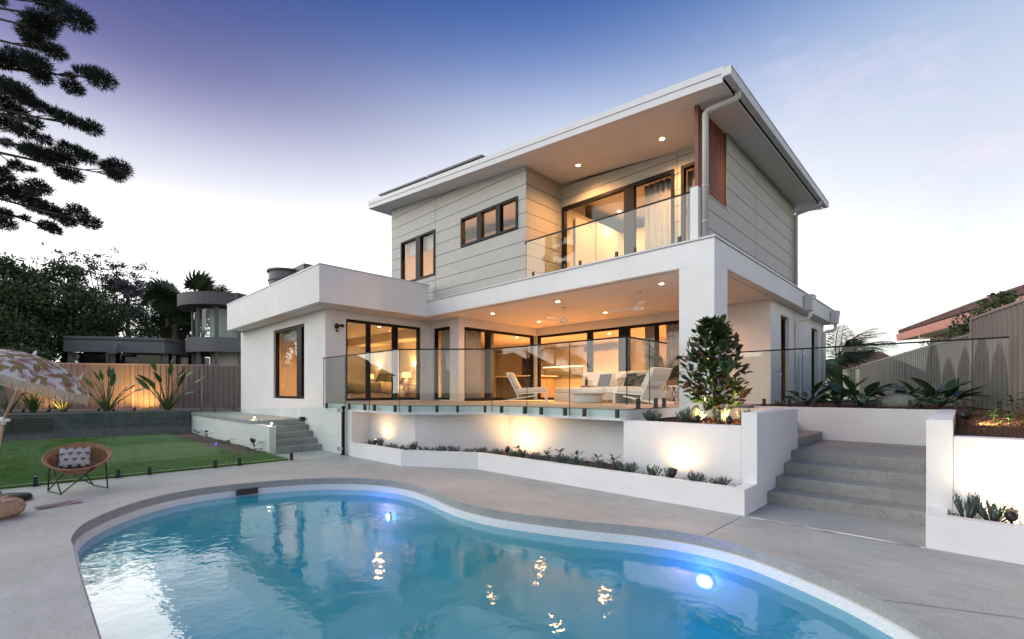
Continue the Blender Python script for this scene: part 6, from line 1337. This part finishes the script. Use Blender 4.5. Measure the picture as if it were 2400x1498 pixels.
# tiled house over the boundary fence
def LD(L, D_, z_): return Vector((CS*L-CF*D_, CF*L+CS*D_, z_))
th = thing('tiled_house', 'neighbouring cream house with red tiled roof and pink gutter over the tan fence', 'house', tuple(LD(16, 17, 0)))
P1 = Vector((16.6, 20.0)); gdir = Vector((-.388, -.922)); pdir = Vector((.922, -.388)); ze = 4.02; Lg = 9.5; rise = .44
def rf(s_, t_, z_=0):    # along the gutter, up the slope
    q = P1+gdir*s_+pdir*t_; return LD(q.x, q.y, ze+t_*rise+z_)
NC = 6
for c_ in range(NC):
    t0, t1 = c_*.30, (c_+1)*.30+.03; s0 = t0*1.0; n = int((Lg-s0)/.075); vs = []
    for tt, dz in ((t0, .045), (t1, .0)):
        for k in range(n+1): s_ = s0+(Lg-s0)*k/n; vs.append(tuple(rf(s_, tt, .03+dz+.022*abs(math.sin(s_*math.pi/.30)))))
    vs += [(v[0], v[1], v[2]-.03) for v in vs[:n+1]]; b = B(); b.add(vs, [(i, i+1, n+1+i+1, n+1+i) for i in range(n)]+[(2*(n+1)+i, 2*(n+1)+i+1, i+1, i) for i in range(n)]); b.build('tile_course', 'roof_tile', th)
b = B(); q = [rf(.05, .02), rf(Lg, .02), rf(Lg, 1.85), rf(1.85, 1.85)]; b.hexa([(p.x, p.y, p.z-.05) for p in q]+[(p.x, p.y, p.z+.03) for p in q]); b.build('roof_underlay', 'roof_tile', th)
b = B(); b.tube([rf(s_, s_, .07) for s_ in (0.05, .6, 1.2, 1.8)]+[rf(s_, 1.8, .08) for s_ in (4, 7, 9.4)], .09, 8); b.build('ridge_capping', 'roof_tile', th)
b = B(); a, c_ = rf(0, 0), rf(Lg, 0); b.hexa([tuple(rf(0, -.02, -.285)), tuple(rf(Lg, -.02, -.285)), tuple(rf(Lg, .1, -.285)), tuple(rf(0, .1, -.285)), tuple(rf(0, -.06, .02)), tuple(rf(Lg, -.06, .02)), tuple(rf(Lg, .1, -.02)), tuple(rf(0, .1, -.02))])
b.hexa([tuple(rf(0, -.0, -.285)), tuple(rf(.12, -.0, -.285)), tuple(rf(3.5, 3.4, -.285-3.4*rise)), tuple(rf(3.4, 3.4, -.285-3.4*rise)), tuple(rf(0, 0, .02)), tuple(rf(.12, 0, .02)), tuple(rf(3.5, 3.4, -3.4*rise)), tuple(rf(3.4, 3.4, -3.4*rise))]); b.build('gutter', 'gutter_pink', th)
b = B(); q = [rf(.1, .08), rf(Lg, .08), rf(Lg, 3.5), rf(3.5, 3.5)]; b.hexa([(p.x, p.y, ze-.27) for p in q]+[(p.x, p.y, ze-.24) for p in q]); b.build('eave_lining', 'soffit', th)
b = B(); q = [rf(1.0, .75), rf(Lg, .75), rf(Lg, 3.4), rf(3.6, 3.4)]; b.hexa([(p.x, p.y, .5) for p in q]+[(p.x, p.y, ze-.271) for p in q]); b.build('wall', 'wall_cream', th)
q0, q1 = rf(2.2, .02, -.22), rf(2.6, .6, -.55); pipe([q0, q0-Vector((0, 0, .2)), q1-Vector((0, 0, .15)), q1-Vector((0, 0, 1.2))], .05, 'wall_cream', 'downpipe', th)
# small far house below the palm
sh = thing('far_house', 'small distant pale house with a low tiled roof behind the date palm', 'house', tuple(flat_at(2040, 42))); c_ = flat_at(2035, 42); b = B(); b.box(c_.x-2.6, c_.x+2.6, c_.y-2.2, c_.y+2.2, 0, 3.6); b.build('wall', 'wall_cream', sh)
b = B(); b.hexa([(c_.x-3, c_.y-2.7, 3.55), (c_.x+3, c_.y-2.7, 3.55), (c_.x+3, c_.y+2.7, 3.55), (c_.x-3, c_.y+2.7, 3.55), (c_.x-1, c_.y-.1, 5.1), (c_.x+1, c_.y-.1, 5.1), (c_.x+1, c_.y+.1, 5.1), (c_.x-1, c_.y+.1, 5.1)]); b.build('roof', 'roof_tile', sh)
b = B(); b.box(c_.x+.2, c_.x+.9, c_.y-2.23, c_.y-2.205, 2.2, 3.1); b.build('window', 'black_glass', sh)
# creeper on the tall fence and bush between fence and tiled house
V_ = in_clumps([blob(px, py, D_, r_, r_*.5) for px, py, D_, r_ in ((2345, 708, 8.2, .17), (2318, 720, 8.5, .18), (2372, 700, 7.9, .12), (2295, 733, 8.9, .13), (2360, 690, 8.1, .13), (2335, 692, 8.3, .12), (2303, 708, 8.7, .10))], 3600)
V, F = leaves(V_, .06, .7); props(link('creeper', fast_mesh('creeper', V, F, 'leaf_mid')), 'green creeper spilling over the top of the tall tan fence', 'creeper')
bigp = flat_at(2262, 11.6); V_ = in_clumps([blob(2262, 775, 11.5, .38, .45), blob(2270, 755, 11.4, .3), blob(2250, 795, 11.6, .3)], 1500); V, F = leaves(V_-np.array(bigp), .09, .6); props(link('shrub', fast_mesh('shrub', V, F, 'leaf_dark'), None, bigp), 'dark shrub squeezed between the fence step and the tiled house', 'shrub')
V_ = in_clumps([blob(2180, 812, 14, .3, .2), blob(2195, 806, 14, .2), blob(2130, 862, 26, .8, .5), blob(2160, 850, 28, .6, .4)], 500); V, F = leaves(V_, .1, .6); props(link('shrub', fast_mesh('shrub', V, F, 'leaf_dark')), 'low dark foliage peeping over the lower tan fence', 'shrub')
# houses and palms across the street behind the camera, seen as reflections in the glass
for i, (x, y, l, rz) in enumerate(((-33, -20, 'gabled house across the canal seen only as a reflection in the patio glass', .5), (-42, -8, 'second gabled house across the canal mirrored in the glass', .2), (-22, -32, 'third gabled house across the canal mirrored in the glass', .9))):
    t = thing('mirrored_house', l, 'house', (x, y, 0), rz, 'houses seen in reflections'); b = B(); b.box(-6, 6, -4, 4, 0, 3); b.build('wall', 'wall_cream', t, world=False); b = B(); b.add([(-6.6, -4.6, 2.9), (6.6, -4.6, 2.9), (6.6, 4.6, 2.9), (-6.6, 4.6, 2.9), (-6.6, 0, 5.0), (6.6, 0, 5.0)], [(0, 1, 5, 4), (2, 3, 4, 5), (0, 4, 3), (1, 2, 5), (0, 3, 2, 1)]); b.build('roof', 'neighbour_dark', t, world=False)
for i, (x, y, h) in enumerate(((-27, -13, 5.2), (-36, -14, 6.5), (-30, -24, 6.2), (-25, -20, 4.6))):
    palm('mirrored_palm', ['short palm mirrored in the patio glass', 'tallest palm mirrored in the patio glass', 'palm mirrored beside the gable in the patio glass', 'small palm mirrored low in the patio glass'][i], (x, y, 0), h, FR, 14, 2.0, .15, (-.4, 1.0), 'palms seen in reflections', seed=200+i)

for i in range(9):
    x, y = 1.6-i*.75-(i > 4)*2.2, -19.5-.5*math.sin(i*2.3); h = 4.6+.9*math.sin(i*1.7); t = thing('mirrored_cypress', 'cypress in the mirrored row across the canal, '+('end one furthest from the house', 'next to the far end', 'third from the far end', 'fourth from the far end', 'middle one', 'just past the middle gap', 'third from the low house', 'second from the low house', 'closest to the low house')[i], 'tree', (x, y, 0), 0, 'cypress row seen in reflections')
    b = B(); b.lathe([(.05, 0), (.30, .4), (.42, h*.35), (.32, h*.7), (.1, h*.95), (.01, h)], 9, (x, y, 0)); b.build('crown', 'leaf_dark', t)
t = thing('mirrored_house', 'long low roofed house across the canal mirrored in the glass fence', 'house', (-9, -25, 0), 0, 'houses seen in reflections'); b = B(); b.box(-9, 7, -3, 3, 0, 2.8); b.build('wall', 'wall_cream', t, world=False); b = B(); b.add([(-9.6, -3.6, 2.7), (7.6, -3.6, 2.7), (7.6, 3.6, 2.7), (-9.6, 3.6, 2.7), (-6, 0, 4.8), (4, 0, 4.8)], [(0, 1, 5, 4), (2, 3, 4, 5), (0, 4, 3), (1, 2, 5), (0, 3, 2, 1)]); b.build('roof', 'neighbour_dark', t, world=False)
